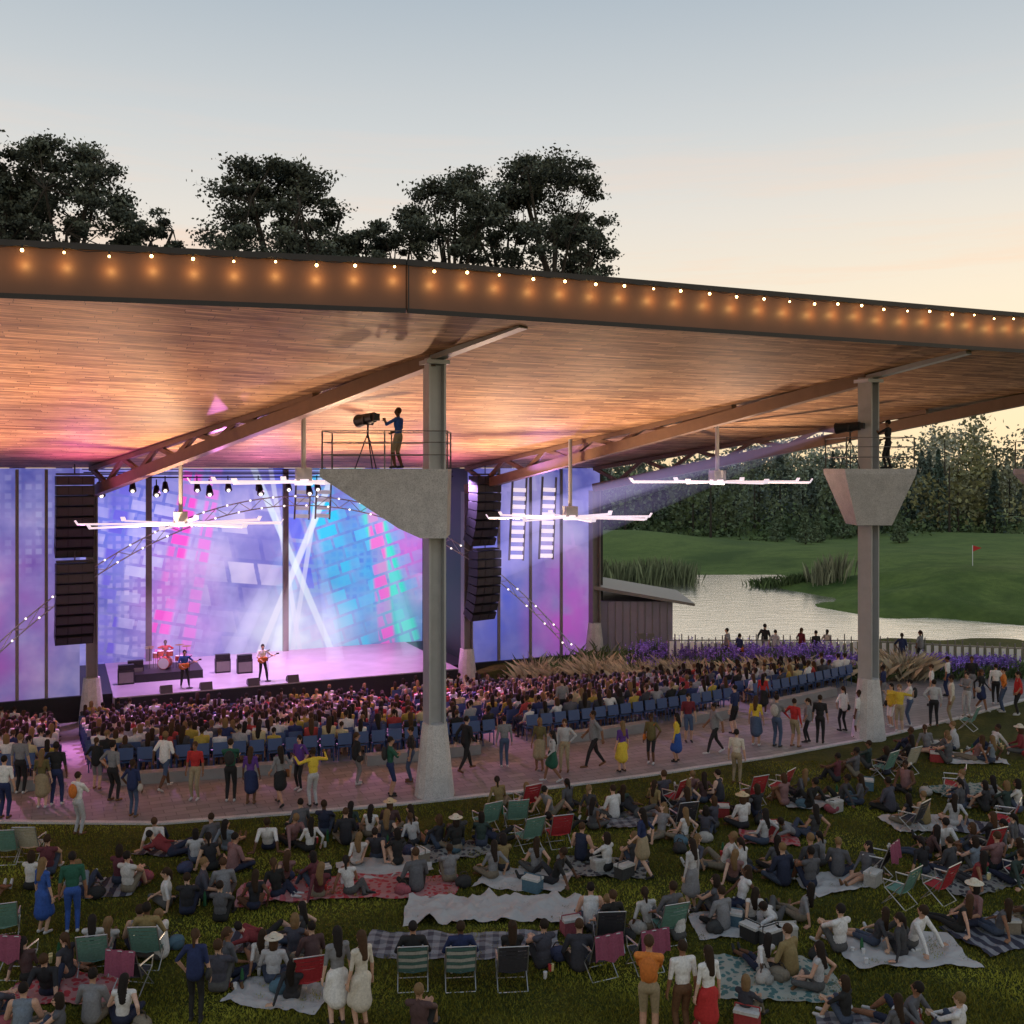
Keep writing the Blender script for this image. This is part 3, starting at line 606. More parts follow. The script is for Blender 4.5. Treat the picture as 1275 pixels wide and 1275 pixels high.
LO=[make_template(human(hip=(0,0,.5),lean=(.0,-.08,1),al=(-.12,.42,.08),ar=(.12,.42,.08),wl=(-.14,.28,.58),wr=(.14,.28,.58),hi=False),.02,420),
    make_template(human(hip=(0,0,.5),lean=(.04,0,1),fem=True,hair='long',al=(-.1,.42,.08),ar=(.1,.42,.08),wl=(-.1,.3,.58),wr=(.12,.28,.58),hi=False),.02,420),
    make_template(human(hip=(0,0,.5),lean=(-.05,.08,1),fem=True,hair='bob',al=(-.1,.42,.08),ar=(.1,.42,.08),wl=(-.08,.3,.75),wr=(.05,.32,.78),pal=(-1,0,-.5),par=(1,0,-.5),hi=False),.02,420),
    make_template(human(hip=(0,0,.5),lean=(.0,.02,1),hair='short',al=(-.1,.42,.08),ar=(.1,.42,.08),wl=(-.3,.25,1.6),wr=(.2,.28,.6),pal=(-1,0,0),par=(1,0,0),hi=False),.02,420)]
SK=[(.52,.31,.22),(.42,.24,.16),(.58,.38,.29),(.24,.12,.07),(.12,.06,.035),(.5,.32,.22)]
HR=[(.012,.008,.006),(.03,.016,.008),(.06,.03,.014),(.015,.011,.01),(.18,.11,.05),(.02,.012,.008)]
SH=[(.62,.61,.60),(.57,.56,.55),(.03,.03,.035),(.42,.42,.43),(.02,.025,.05),(.10,.10,.11),(.18,.03,.035),(.05,.05,.055),(.52,.50,.48),(.03,.05,.045),(.2,.2,.21),(.08,.045,.045),(.24,.18,.08),(.22,.12,.12),(.02,.02,.02),(.16,.19,.23),(.04,.04,.05),(.09,.09,.1),(.11,.03,.04),(.025,.025,.03),(.06,.06,.08)]
PT=[(.02,.025,.05),(.03,.03,.035),(.05,.065,.10),(.02,.02,.02),(.18,.15,.11),(.08,.08,.08),(.04,.05,.08)]
NAMED=dict(white=(.68,.67,.65),black=(.02,.02,.022),navy=(.02,.03,.09),red=(.42,.03,.03),yellow=(.62,.45,.05),grey=(.2,.2,.21),lgrey=(.4,.4,.41),green=(.02,.09,.06),purple=(.1,.04,.22),blue=(.03,.08,.3),khaki=(.3,.24,.15),orange=(.6,.2,.04),denim=(.06,.09,.16),brown=(.12,.06,.03),teal=(.04,.14,.14),cream=(.55,.5,.42),maroon=(.14,.02,.03),olive=(.12,.1,.04))
def colors(shirt=None,pants=None,shorts=None,sleeve=None,fem=False,skirt=None):
    sk=random.choice(SK); sh=NAMED.get(shirt,shirt) or random.choice(SH); pt=NAMED.get(pants,pants) or random.choice(PT)
    if shorts is None: shorts=random.random()<.35
    if sleeve is None: sleeve=random.choice(['s','s','l'])
    t=np.zeros((len(LAB),3)); L=LAB
    t[L['SKIN']]=sk;t[L['SHIRT']]=sh;t[L['SLEEVE']]=sh if sleeve!='n' else sk;t[L['FOREARM']]=sh if sleeve=='l' else sk
    t[L['PANTS']]=pt;t[L['THIGH']]=pt;t[L['SHIN']]=sk if (shorts or skirt) else pt
    t[L['SHOE']]=random.choice([(.5,.5,.5),(.03,.03,.03),(.15,.08,.04)]);t[L['HAIR']]=random.choice(HR);t[L['HAT']]=random.choice([(.5,.4,.25),(.55,.5,.4)])
    t[L['EYE']]=(.02,.015,.01);t[L['LIP']]=(sk[0]*.8,sk[1]*.45,sk[2]*.45);t[L['SKIRT']]=NAMED.get(skirt,None) if isinstance(skirt,str) else (sh if random.random()<.6 else pt);t[L['BAG']]=random.choice([(.25,.1,.04),(.03,.03,.03),(.5,.15,.03),(.4,.38,.35)])
    if skirt: t[L['THIGH']]=sk; t[L['PANTS']]=t[L['SKIRT']]
    return t
def addT(g,T,loc,yaw,sc,tab):
    V,Fc,lab=T; c,s_=math.cos(yaw),math.sin(yaw); R=np.array([[c,-s_,0],[s_,c,0],[0,0,1]])*sc
    g.add(V@R.T+np.array(loc),Fc,0,tab[lab])
STG=uv(1,26)
def face(x,y): return math.atan2(-(STG[0]-x),STG[1]-y)
def person(kind,x,y,z=None,yaw=None,sc=None,name=None,**k):
    if z is None: z=gz(x,y)
    if yaw is None: yaw=face(x,y)+random.uniform(-.6,.6)
    sc=sc or random.uniform(.94,1.05)*(.95 if kind.endswith('_f') or kind.endswith('f2') else 1)
    g=Geo(); V,Fc,lab=TP[kind]; tb=colors(**k)
    sh=tb[lab]*(1+rng.normal(0,.03,(len(lab),1)))
    g.add(V,Fc,0,np.clip(sh,0,1))
    nm=name or ('standing_person' if kind.split('_')[0] in('stand','hips','fold','walk','raise') else 'sitting_person')
    return g.obj(nm,[MP],True,(x,y,z),yaw,sc)
ST=[(52,1008,'stand_f','olive','khaki'),(70,1005,'hips_m','black','navy'),(97,1040,'fold_m','white','lgrey'),(140,1000,'hips_m','grey','black'),(165,1018,'stand_f2','navy','denim'),
(243,997,'stand_m','red','khaki'),(287,1000,'fold_m','green','black'),(312,1003,'stand_f','purple','navy'),(349,1005,'walk_f','grey','black'),(373,985,'stand_f2','purple','black'),(390,1006,'raise_m','yellow','lgrey'),
(444,978,'stand_f2','black','grey'),(486,993,'fold_m','green','navy'),(5,1020,'stand_m','white','navy'),(580,962,'walk_m','black','black'),(628,957,'stand_m','grey','denim'),(672,960,'stand_f','olive','khaki'),
(688,975,'walk_f','lgrey','green'),(703,962,'hips_m','lgrey','khaki'),(740,957,'walk_m','grey','black'),(775,963,'stand_f','purple','yellow'),(811,952,'stand_f2','olive','black'),(843,950,'stand_f','yellow','blue'),(857,925,'stand_m','maroon','denim'),
(917,977,'stand_m','cream','khaki'),(941,930,'stand_f','yellow','denim'),(915,915,'stand_m','navy','black'),(967,932,'fold_m','grey','denim'),(989,932,'hips_m','red','khaki'),(1006,926,'stand_f2','grey','black'),(1021,927,'stand_m','black','black'),
(1070,920,'stand_m','white','lgrey'),(1110,906,'stand_f2','yellow','white'),(1120,912,'raise_m','yellow','khaki'),(1133,905,'fold_m','white','denim'),(1163,906,'hips_m','lgrey','black'),(1185,902,'stand_m','cream','khaki'),(1204,893,'fold_m','grey','lgrey'),
(1268,892,'stand_f2','red','black'),(1250,888,'hips_m','orange','denim'),(1240,878,'stand_m','white','black'),(1222,886,'walk_f','black','navy'),(1100,880,'stand_m','navy','grey'),
(53,1163,'stand_f','blue','blue'),(90,1162,'stand_m','green','blue'),(243,1274,'stand_f2','navy','black'),(420,1278,'stand_f','grey','white'),(450,1282,'stand_f','cream','cream'),
(800,1093,'walk_f','navy','khaki'),(862,1134,'stand_f','lgrey','grey'),(808,1300,'fold_m','orange','khaki'),(850,1296,'stand_m','white','brown'),(882,1300,'stand_f','white','red'),
(700,905,'stand_m','grey','black'),(1210,870,'stand_m','black','grey'),(1180,868,'stand_m','white','navy'),(950,890,'stand_f','red','black'),
(25,990,'stand_m','grey','black'),(120,985,'stand_f2','black','grey'),(205,985,'walk_m','white','denim'),(512,975,'stand_m','black','denim'),(1050,912,'stand_f2','white','black'),(890,940,'walk_m','grey','black'),(1160,880,'stand_m','white','grey')]
for px,py,kd,sh,pt in ST:
    p=gp(px,py); person(kd,p[0],p[1],shirt=sh,pants=pt,skirt=(pt if kd in('stand_f','walk_f') else None),z=.03 if py<1010 else 0,yaw=(face(p[0],p[1])+random.choice([0,0,0,1.5,-1.5,2.6])+random.uniform(-.5,.5)) if py<1000 else None)
for px,py,sh in ((906,826,'grey'),(921,829,'navy'),(952,822,'black'),(965,826,'lgrey'),(998,824,'maroon'),(1016,828,'black'),(1030,823,'cream'),(1123,832,'navy'),(1146,829,'grey')):
    p=gp(px,py); person(random.choice(['stand_m','walk_m','stand_f2','stand_f2']),p[0],p[1],shirt=sh,yaw=random.uniform(-1.2,1.2),z=0)
person('op_m',*(at(496,583,29.9)[:2]),z=PZ,yaw=1.2,shirt='blue',pants='khaki',shorts=True,name='spotlight_operator',sc=1.04)
person('op_m',col2[0]+.65,col2[1]-.1,z=PZ,yaw=.9,shirt='black',pants='black',name='spotlight_operator')
def followspot(c,yaw):
    g=Geo()
    for k_ in range(3):
        a=k_*2.1+.3; g.tube((.38*math.cos(a),.38*math.sin(a),0),(0,0,1.05),.018,.018,6)
    g.tube((0,0,.9),(0,0,1.3),.025,.025,6); g.box((0,0,1.32),(.34,.06,.06))
    for s_ in(-1,1): g.box((s_*.17,0,1.42),(.02,.06,.22))
    g.tube((0,-.35,1.50),(0,.1,1.46),.15,.17,12); g.tube((0,.1,1.46),(0,.5,1.42),.15,.20,12); g.box((0,-.42,1.5),(.2,.14,.2))
    g.obj('follow_spotlight',[M_black],False,c,yaw)
p=at(458,583,30.0); followspot((p[0],p[1],PZ),.7); followspot((col2[0]-.65,col2[1],PZ),.9)
def guitar(kd,u,v,sh):
    p=sw(u,v); yaw=math.pi+A24; g=Geo(); V,Fc,lab=TP[kd]; g.add(V,Fc,0,colors(shirt=sh,pants='black',shorts=False)[lab])
    br=(.5,.15,.04); g.sphere((.08,.19,1.0),(.2,.045,.15),0,br,12,8); g.sphere((-.1,.19,1.04),(.13,.045,.12),0,br,12,8); g.beam((-.15,.2,1.06),(-.62,.22,1.25),.05,.025,0,(.15,.08,.04)); g.box((-.66,.22,1.27),(.13,.02,.07),0,(.05,.03,.02))
    g.obj('guitarist',[MP],True,p,yaw,1.04)
guitar('guitar_m',-4.4,23.0,'blue'); guitar('guitar_m',-.7,23.1,'white')
p=sw(-4.9,27.0,-.6); person('drum_m',p[0],p[1],z=-.6,yaw=math.pi+A24,shirt='red',name='drummer')

# audience
g=Geo(); gs=Geo(); ch=Geo()
ch.box((0,.02,.44),(.44,.42,.05)); ch.box((0,-.22,.70),(.44,.04,.36),R=np.array([[1,0,0],[0,.98,.17],[0,-.17,.98]]))
for sx_ in(-.2,.2): ch.tube((sx_,-.2,0),(sx_,-.18,.5),.02,.02,4); ch.tube((sx_,.2,0),(sx_,.16,.43),.02,.02,4)
cV=np.vstack(ch.V); cQ=np.concatenate([l for l in ch.L if len(l)%4==0]).reshape(-1,4)
AUD=[(.65,.63,.62),(.62,.62,.62),(.05,.05,.06),(.03,.04,.12),(.4,.3,.06),(.35,.05,.05),(.3,.3,.32),(.55,.55,.57),(.1,.1,.12),(.5,.42,.25),(.02,.02,.02)]
for i in range(NR):
    z=rowz(i*RS)+.035
    u=-26+ (i%2)*.27
    while u<22:
        u+=.545
        vv=R0+.0085*(u-4)**2+i*RS+.45
        if u-(21.7-(vv-7)*.85)>-.2 or vv>21.2 : continue
        if abs(u-4.2)<.6 or abs(u+9.5)<.5 or abs(u-14.5)<.5: continue
        p=rowpt(u,i*RS+.45,z)
        if abs(p[0])>.53*p[1]: continue
        yaw=A24+ .017*(u-4)*.9
        c,s_=math.cos(yaw),math.sin(yaw); R=np.array([[c,-s_,0],[s_,c,0],[0,0,1]])
        gs.add(cV@R.T+p,cQ,0)
        if random.random()<(.90 if i<2 else .95):
            k_=random.choices([0,1,2,3],[.50,.38,.12,.003])[0]
            addT(g,LO[k_],p+np.append(np.array([random.uniform(-.06,.06),random.uniform(-.08,.08)]),random.uniform(-.03,.04)),yaw+random.uniform(-.45,.45),random.uniform(.92,1.1),colors(shirt=random.choice(AUD)))
g.obj('seated_audience',[MP],True)
gs.obj('audience_seating',[simple('blue_plastic_seat',(.035,.075,.20),.4,0,.15,3,0)])

# lawn
def blanket_mat(name,c1,c2,kind):
    k=NT(name); v=k.coord(); sx=k.n('ShaderNodeSeparateXYZ'); k.put(sx.inputs[0],v); n=k.noise(v,6,4)
    def st(o,fr): return k.math('GREATER_THAN',k.math('SINE',k.math('MULTIPLY',o,fr)),.1)
    if kind=='stripe': f=st(sx.outputs[0],22)
    elif kind=='plaid': f=k.math('MULTIPLY_ADD',st(sx.outputs[0],24),.5,k.math('MULTIPLY',st(sx.outputs[1],24),.5))
    elif kind=='pat':
        vo=k.n('ShaderNodeTexVoronoi'); k.put(vo.inputs['Vector'],v); vo.inputs['Scale'].default_value=7; f=k.math('GREATER_THAN',vo.outputs['Distance'],.42)
    else: f=k.math('MULTIPLY',n,.5)
    return k.bsdf(k.mix(f,c1,c2),.9,bump=n,bs=.6,bd=.05)
BM=dict(white=blanket_mat('white_cloth',(.46,.45,.44),(.28,.27,.27),'plain'),grey=blanket_mat('grey_plaid',(.22,.23,.25),(.05,.05,.07),'plaid'),
 red=blanket_mat('red_cloth',(.35,.03,.04),(.36,.16,.16),'pat'),dark=blanket_mat('dark_stripe',(.03,.03,.05),(.2,.2,.22),'stripe'),
 teal=blanket_mat('teal_pattern',(.05,.13,.13),(.28,.30,.26),'pat'),pink=blanket_mat('pink_cloth',(.40,.2,.22),(.35,.08,.1),'stripe'),pat=blanket_mat('patterned',(.03,.03,.04),(.2,.2,.19),'pat'))
def blanket(px,py,w_,h_,st,yaw=None,rump=.02):
    p=gp(px,py); nx_,ny_=44,32; x=np.linspace(-w_/2,w_/2,nx_);y=np.linspace(-h_/2,h_/2,ny_); X_,Y_=np.meshgrid(x,y)
    ph=rng.uniform(0,6,6); Z_=np.zeros_like(X_)
    for q in range(9):
        th=rng.uniform(0,3.14); fr_=rng.uniform(1.2,7); a_=rump*1.6/(1+.25*fr_)
        arg=fr_*(X_*math.cos(th)+Y_*math.sin(th))+rng.uniform(0,6)+.9*np.sin(rng.uniform(1,3)*(Y_*math.cos(th)-X_*math.sin(th))+rng.uniform(0,6))
        Z_+=a_*(1-np.abs(np.sin(arg)))**3*3
    Z_=.012+Z_*.6
    X2=X_+.06*np.sin(Y_*1.7+ph[4])+.03*np.sin(Y_*6+ph[1])*np.abs(X_)/w_*2; Y2=Y_+.06*np.sin(X_*1.3+ph[5])+.02*np.sin(X_*5.3+ph[0])*np.abs(Y_)/h_*2
    X2=X2+Y_*rng.uniform(-.12,.12)
    I=np.arange(nx_*ny_).reshape(ny_,nx_); g=Geo()
    g.add(np.stack([X2.ravel(),Y2.ravel(),Z_.ravel()],1),np.stack([I[:-1,:-1].ravel(),I[:-1,1:].ravel(),I[1:,1:].ravel(),I[1:,:-1].ravel()],1))
    g.obj('picnic_blanket',[BM[st]],True,(p[0],p[1],0),random.uniform(-.3,.5) if yaw is None else yaw)
for b in [(440,1108,4.6,1.3,'red',.05),(350,1112,1.8,1.3,'pink'),(480,1080,2.2,1.3,'white'),(620,1136,4.0,1.3,'white',.0,.045),(655,1098,2.0,1.2,'white'),(750,1082,2.2,1.3,'pat'),
 (965,1220,2.2,1.6,'teal',-.1),(912,1152,1.6,1.2,'white'),(1125,1187,2.4,1.4,'white',.1),(580,1178,3.8,1.1,'grey',0,.015),(1245,1165,2.0,1.4,'dark'),(330,1176,1.6,.9,'dark'),
 (1035,1102,1.5,1.0,'white'),(1225,1032,2.0,1.1,'dark'),(215,1058,1.6,1.0,'dark'),(1205,945,2.0,1.4,'white'),(1210,988,2.0,1.4,'teal'),(1150,1028,1.8,1.2,'white'),
 (1215,1095,2.2,1.4,'pat'),(790,1022,2.0,1.2,'grey'),(1010,1000,1.5,1.2,'white'),(130,1108,1.5,1.1,'dark'),(85,1235,2.0,1.1,'red'),(560,1062,2.0,1.1,'pat'),(960,1045,1.4,1.0,'red'),(345,1240,1.8,1.0,'white'),(1090,1290,1.8,1.0,'grey')]:
    blanket(*b)
G=[(225,1062,3),(268,1085,3),(340,1058,4),(398,1045,3),(300,1128,4),(240,1138,3),(378,1103,2),(420,1112,2),(470,1076,3),(530,1062,4),(590,1058,3),(535,1102,2),(15,1120,2),(135,1104,3),(45,1098,1),
(655,1012,3),(740,1012,3),(790,1016,3),(850,1004,3),(880,993,2),(660,1094,3),(615,1094,1),(760,1080,3),(838,1048,2),(900,1038,3),(930,1018,2),(985,1048,3),(955,1098,4),(1010,1094,3),(1045,1088,2),
(990,1002,2),(1022,1000,2),(1082,1006,2),(1060,972,2),(1105,962,3),(1130,990,1),(1150,1026,3),(1210,1004,3),(1243,1008,2),(1205,948,3),(1180,938,2),(1250,936,2),(1200,1094,4),(1245,1096,3),(1185,1068,3),
(935,1142,4),(925,1160,2),(1062,1184,2),(1130,1190,2),(1250,1162,2),(1210,1164,2),(980,1222,3),(330,1232,3),(290,1222,2),(375,1212,2),(350,1186,2),(60,1228,2),(110,1206,2),(182,1188,2),(45,1288,3),(130,1284,2),
(708,1204,2),(765,1168,3),(835,1168,1),(1085,1288,2),(1158,1292,2),(530,1296,1),(500,1046,2),(440,1045,2),(1262,1060,2),(1270,1010,2),(880,1075,2),(715,1035,2),(1150,940,2),(925,1290,1)]
kinds=['cross_m','cross_f','knees_m','knees_f','lean_m','lean_f','side_f','recline_m','hat_m']; wts=[4,4,4,4,2.5,3,2.5,1.3,.35]
pp=[]
for px,py,n_ in G:
    c=gp(px,py)
    for i in range(n_):
        for tr in range(12):
            x=c[0]+(i-(n_-1)/2)*.60+random.uniform(-.2,.2); y=c[1]+random.uniform(-.45,.45)
            if all((x-a)**2+(y-b)**2>.33**2*2 for a,b in pp): break
        pp.append((x,y)); kd=random.choices(kinds,wts)[0]
        yw=face(x,y)+random.choice([0,0,random.uniform(-1.6,1.6)])+random.uniform(-.4,.4)
        person(kd,x,y,z=.015,yaw=yw,skirt=(random.random()<.15 or None) if '_f' in kd else None,sleeve=random.choice(['s','s','l','n']))
M_tube=simple('chair_tube',(.45,.45,.45),.35,.8,.05,3,0)
def chair(px,py,col,drape=None,yaw=None,name='folding_lawn_chair',stripe=False):
    p=gp(px,py); g=Geo(); w2=.28
    for s_ in(-1,1):
        x=s_*w2
        g.tube((x,.27,0),(x,-.24,.58),.012,.012,6,0); g.tube((x,-.28,0),(x,.22,.40),.012,.012,6,0)
        g.tube((x,-.16,.30),(x,-.40,.90),.012,.012,6,0); g.tube((x,-.26,.58),(x,.24,.56),.018,.018,6,0); g.tube((x,.24,.56),(x,.2,.36),.012,.012,6,0)
    for a,b in (((-w2,.27,0),(w2,.27,0)),((-w2,-.28,0),(w2,-.28,0)),((-w2,-.40,.90),(w2,-.40,.90)),((-w2,.2,.38),(w2,.2,.38))): g.tube(a,b,.012,.012,6,0)
    nst=7
    for i in range(nst):
        t0=i/nst;t1=(i+.97)/nst
        cc=col if (not stripe or i%2==0) else (.4,.4,.38)
        a=np.array([0,-.17,.34])*(1-t0)+np.array([0,-.395,.88])*t0; b=np.array([0,-.17,.34])*(1-t1)+np.array([0,-.395,.88])*t1
        sag=-.05*math.sin(math.pi*(t0+.5/nst))
        g.add([a+[-w2,0,0],a+[0,sag,0],a+[w2,0,0],b+[w2,0,0],b+[0,sag,0],b+[-w2,0,0]],[(0,1,4,5),(1,2,3,4)],1,cc)
        a=np.array([0,-.16,.33])*(1-t0)+np.array([0,.2,.385])*t0; b=np.array([0,-.16,.33])*(1-t1)+np.array([0,.2,.385])*t1
        g.add([a+[-w2,0,0],a+[0,0,-.04],a+[w2,0,0],b+[w2,0,0],b+[0,0,-.04],b+[-w2,0,0]],[(0,1,4,5),(1,2,3,4)],1,cc)
    if drape:
        n_=9
        for i in range(n_-1):
            x0=-.3+.6*i/(n_-1);x1=-.3+.6*(i+1)/(n_-1); w0=.02*math.sin(i*2.1);w1=.02*math.sin((i+1)*2.1)
            V=[(x0,-.36,.80),(x0,-.41+w0,.93),(x0,-.46+w0*1.5,.45+.05*math.sin(i)),(x1,-.36,.80),(x1,-.41+w1,.93),(x1,-.46+w1*1.5,.45+.05*math.sin(i+1))]
            g.add(V,[(0,3,4,1),(1,4,5,2)],1,drape)
    yw=face(p[0],p[1])+random.uniform(-.35,.35) if yaw is None else yaw
    g.obj(name,[M_tube,MP],False,(p[0],p[1],0),yw,.97); return p,yw
RED=(.36,.03,.04);TEAL=(.12,.25,.21);PINK=(.26,.07,.12);BLK=(.04,.04,.05)
for px,py,c,d in [(658,1056,TEAL,None),(642,1032,TEAL,None),(605,1036,TEAL,None),(695,1052,RED,None),(655,1012,RED,None),(840,1006,RED,None),(937,1000,RED,None),(970,993,RED,None),(1185,990,RED,None),(1205,908,TEAL,None),
 (10,1072,TEAL,None),(38,1068,(.4,.38,.3),None),(1120,1125,TEAL,None),(1168,1120,RED,None),(1092,1092,BLK,PINK),(745,1212,BLK,PINK),(803,1205,BLK,PINK),(165,1232,BLK,PINK),(22,1212,BLK,PINK),(118,1212,TEAL,None),(185,1200,TEAL,None),(832,1170,TEAL,None),(758,1180,BLK,None),
 (382,1240,RED,None),(1100,968,TEAL,None),(1128,962,(.4,.38,.3),None),(1135,1035,BLK,None),(1268,1100,RED,None),(1228,1070,RED,None),(1250,1035,RED,None),(850,1035,BLK,None),(5,1170,TEAL,None)]:
    chair(px,py,c,d)
for px,kd in ((514,'camp_m'),(573,'camp_m'),(637,'camp_f')):
    p,yw=chair(px,1226,BLK if px>600 else (.07,.15,.14),None,.1,stripe=px<600); person(kd,p[0],p[1],z=0,yaw=.1,shirt=random.choice(['black','navy','maroon']),name='sitting_person',sc=1)
for px,py in ((118,1212),(185,1200),(832,1170),(758,1180),(1128,962),(850,1035),(1228,1070)):
    p=gp(px,py); person(random.choice(['camp_m','camp_f']),p[0],p[1],z=0,yaw=face(p[0],p[1]))
for i in range(90):
    px,py,_=random.choice(G); p=gp(px+random.uniform(-55,55),py+random.uniform(-10,16)); g=Geo()
    c=random.choice([(.3,.04,.04),(.05,.06,.12),(.2,.17,.13),(.3,.08,.1),(.03,.03,.03),(.4,.38,.35),(.08,.15,.2),(.05,.05,.05)])
    if i%4==0:
        g.box((0,0,.14),(.40,.27,.26),0,c); g.box((0,0,.295),(.42,.29,.05),0,(.5,.5,.48)); g.tube((-.21,0,.27),(-.21,0,.38),.012,.012,5,0,c);g.tube((.21,0,.27),(.21,0,.38),.012,.012,5,0,c);g.tube((-.21,0,.38),(.21,0,.38),.014,.014,5,0,c)
        g.obj('picnic_cooler',[MP],False,(p[0],p[1],.01),random.uniform(-1,1))
    elif i%4==1:
        for j in range(3):
            q=rng.normal(0,.14,2); g.tube((q[0],q[1],0),(q[0],q[1],.13),.03,.04,8,0,random.choice([(.6,.6,.6),(.5,.05,.05),(.7,.6,.3)]))
        g.tube((.1,.1,0),(.1,.1,.2),.035,.035,8,0,(.03,.12,.05)); g.tube((.1,.1,.2),(.1,.1,.3),.035,.013,8,0,(.03,.12,.05)); g.obj('drink_bottle_and_cups',[MP],False,(p[0],p[1],.02),random.uniform(-1,1))
    else:
        g.sphere((0,0,.13),(.21,.13,.14),0,c,12,8); g.sphere((0,-.12,.10),(.14,.07,.09),0,tuple(q*.7 for q in c),10,6); g.path([(-.12,0,.25),(-.06,0,.34),(.06,0,.34),(.12,0,.25)],.012,5,0,(.05,.04,.03))
        g.obj('tote_bag',[MP],True,(p[0],p[1],.0),random.uniform(-1,1))

# ================================================================= GRASS BLADES
n_=190000
yy=17+ (rng.random(n_)**1.5)*16; xx=(rng.random(n_)-.5)*1.04*yy
frP=np.array(fr); lim=np.interp(xx,frP[:,0],frP[:,1]); k_=yy<lim-.15; xx=xx[k_];yy=yy[k_]; n_=len(xx)
a=rng.random(n_)*6.28; h=.03+.05*rng.random(n_)*(.6+.6*np.sin(xx*2.1)*np.sin(yy*2.7)); w_=.009+.006*rng.random(n_)
dx=np.cos(a)*w_;dy=np.sin(a)*w_; lx=rng.normal(0,.025,n_);ly=rng.normal(0,.025,n_)
V=np.stack([np.stack([xx-dx,yy-dy,np.zeros(n_)],1),np.stack([xx+dx,yy+dy,np.zeros(n_)],1),np.stack([xx+lx,yy+ly,h],1)],1).reshape(-1,3)
pt=(.5+.5*np.sin(xx*.9+1.3*np.sin(yy*1.3)))*(.5+.5*np.sin(yy*1.9+xx*.4+2*np.sin(xx*.7)))
tint=rng.random((n_,1))*.6+1.3*pt[:,None]
col=np.array([[.165,.168,.022]])*(.35+tint)+np.array([[.06,.035,.0]])*rng.random((n_,1))
g=Geo(); g.add(V,np.arange(3*n_).reshape(-1,3),0,col); g.obj('lawn_grass',[MLEAF])

# ================================================================= VEGETATION
def quads(C,size,rg=rng):
    n=len(C); a=rg.normal(size=(n,3)); a/=np.linalg.norm(a,axis=1)[:,None]; b=rg.normal(size=(n,3)); b-=a*(a*b).sum(1)[:,None]; b/=np.linalg.norm(b,axis=1)[:,None]
    s_=(size*(.6+.8*rg.random(n)))[:,None]; a=a*s_; b=b*s_*.6
    V=np.stack([C-a,C+b,C+a,C-b],1).reshape(-1,3); return V,np.arange(4*n).reshape(-1,4)
def tree(px,top,wpx,Y,low=None,seed=0,n_cl=90,leaf=230):
    rg=np.random.default_rng(seed); c=at(px,top,Y); x,y,zt=c; z0=-2.2; wd=wpx/F*Y/2; g=Geo()
    ch=wd*1.9 if low is None else low
    fork=zt-ch
    tp=np.array([x+rg.normal()*.6,y,fork+ch*.25]); g.tube((x,y,z0),(x+.2,y,fork),.65,.4,10,0,(.04,.03,.02)); g.tube((x+.2,y,fork),tp,.4,.22,8,0)
    hubs=[]
    for i in range(9):
        a=i*2.4+rg.random(); r=wd*(.4+.45*rg.random()); q=np.array([x+math.cos(a)*r,y+math.sin(a)*r,fork+ch*(.3+.55*rg.random())]); st=np.array([x+.2,y,fork+ch*.2*rg.random()]); m=(st+q)/2+[0,0,-.4]
        g.tube(st,m,.2,.14,6,0); g.tube(m,q,.14,.08,6,0); hubs.append(q)
    hubs.append(tp)
    for i in range(n_cl):
        th=rg.random()*6.28; el_=rg.random()**.75; zz_=fork+ch*(.05+.9*el_); rr=wd*math.sqrt(max(.05,1-((el_-.38)/.68)**2))*(.25+.78*rg.random()**.6)
        q=np.array([x+math.cos(th)*rr,y+math.sin(th)*rr,zz_]); hb=min(hubs,key=lambda h_:np.linalg.norm(h_-q)); g.tube(hb,q,.06,.02,5,0)
        cr=wd*(.07+.12*rg.random()); n=int(leaf*(.5+1.0*rg.random()))
        dd=rg.normal(size=(n,3)); dd/=np.linalg.norm(dd,axis=1)[:,None]; far_=np.where(rg.random((n,1))<.22,1.5,1.0)
        C=q+dd*(rg.random((n,1))**.5)*far_*np.array([cr*1.7,cr*1.7,cr*.95])
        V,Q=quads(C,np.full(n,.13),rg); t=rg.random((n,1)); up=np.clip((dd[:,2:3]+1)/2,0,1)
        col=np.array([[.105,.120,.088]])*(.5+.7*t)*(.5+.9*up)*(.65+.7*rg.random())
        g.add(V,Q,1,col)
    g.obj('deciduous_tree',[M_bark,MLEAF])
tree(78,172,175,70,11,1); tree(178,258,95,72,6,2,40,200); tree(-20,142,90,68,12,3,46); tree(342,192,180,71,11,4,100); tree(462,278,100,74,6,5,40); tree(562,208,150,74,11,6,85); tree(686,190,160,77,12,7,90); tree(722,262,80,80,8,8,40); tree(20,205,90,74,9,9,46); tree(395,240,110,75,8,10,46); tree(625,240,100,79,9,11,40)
g=Geo(); rg=np.random.default_rng(5)
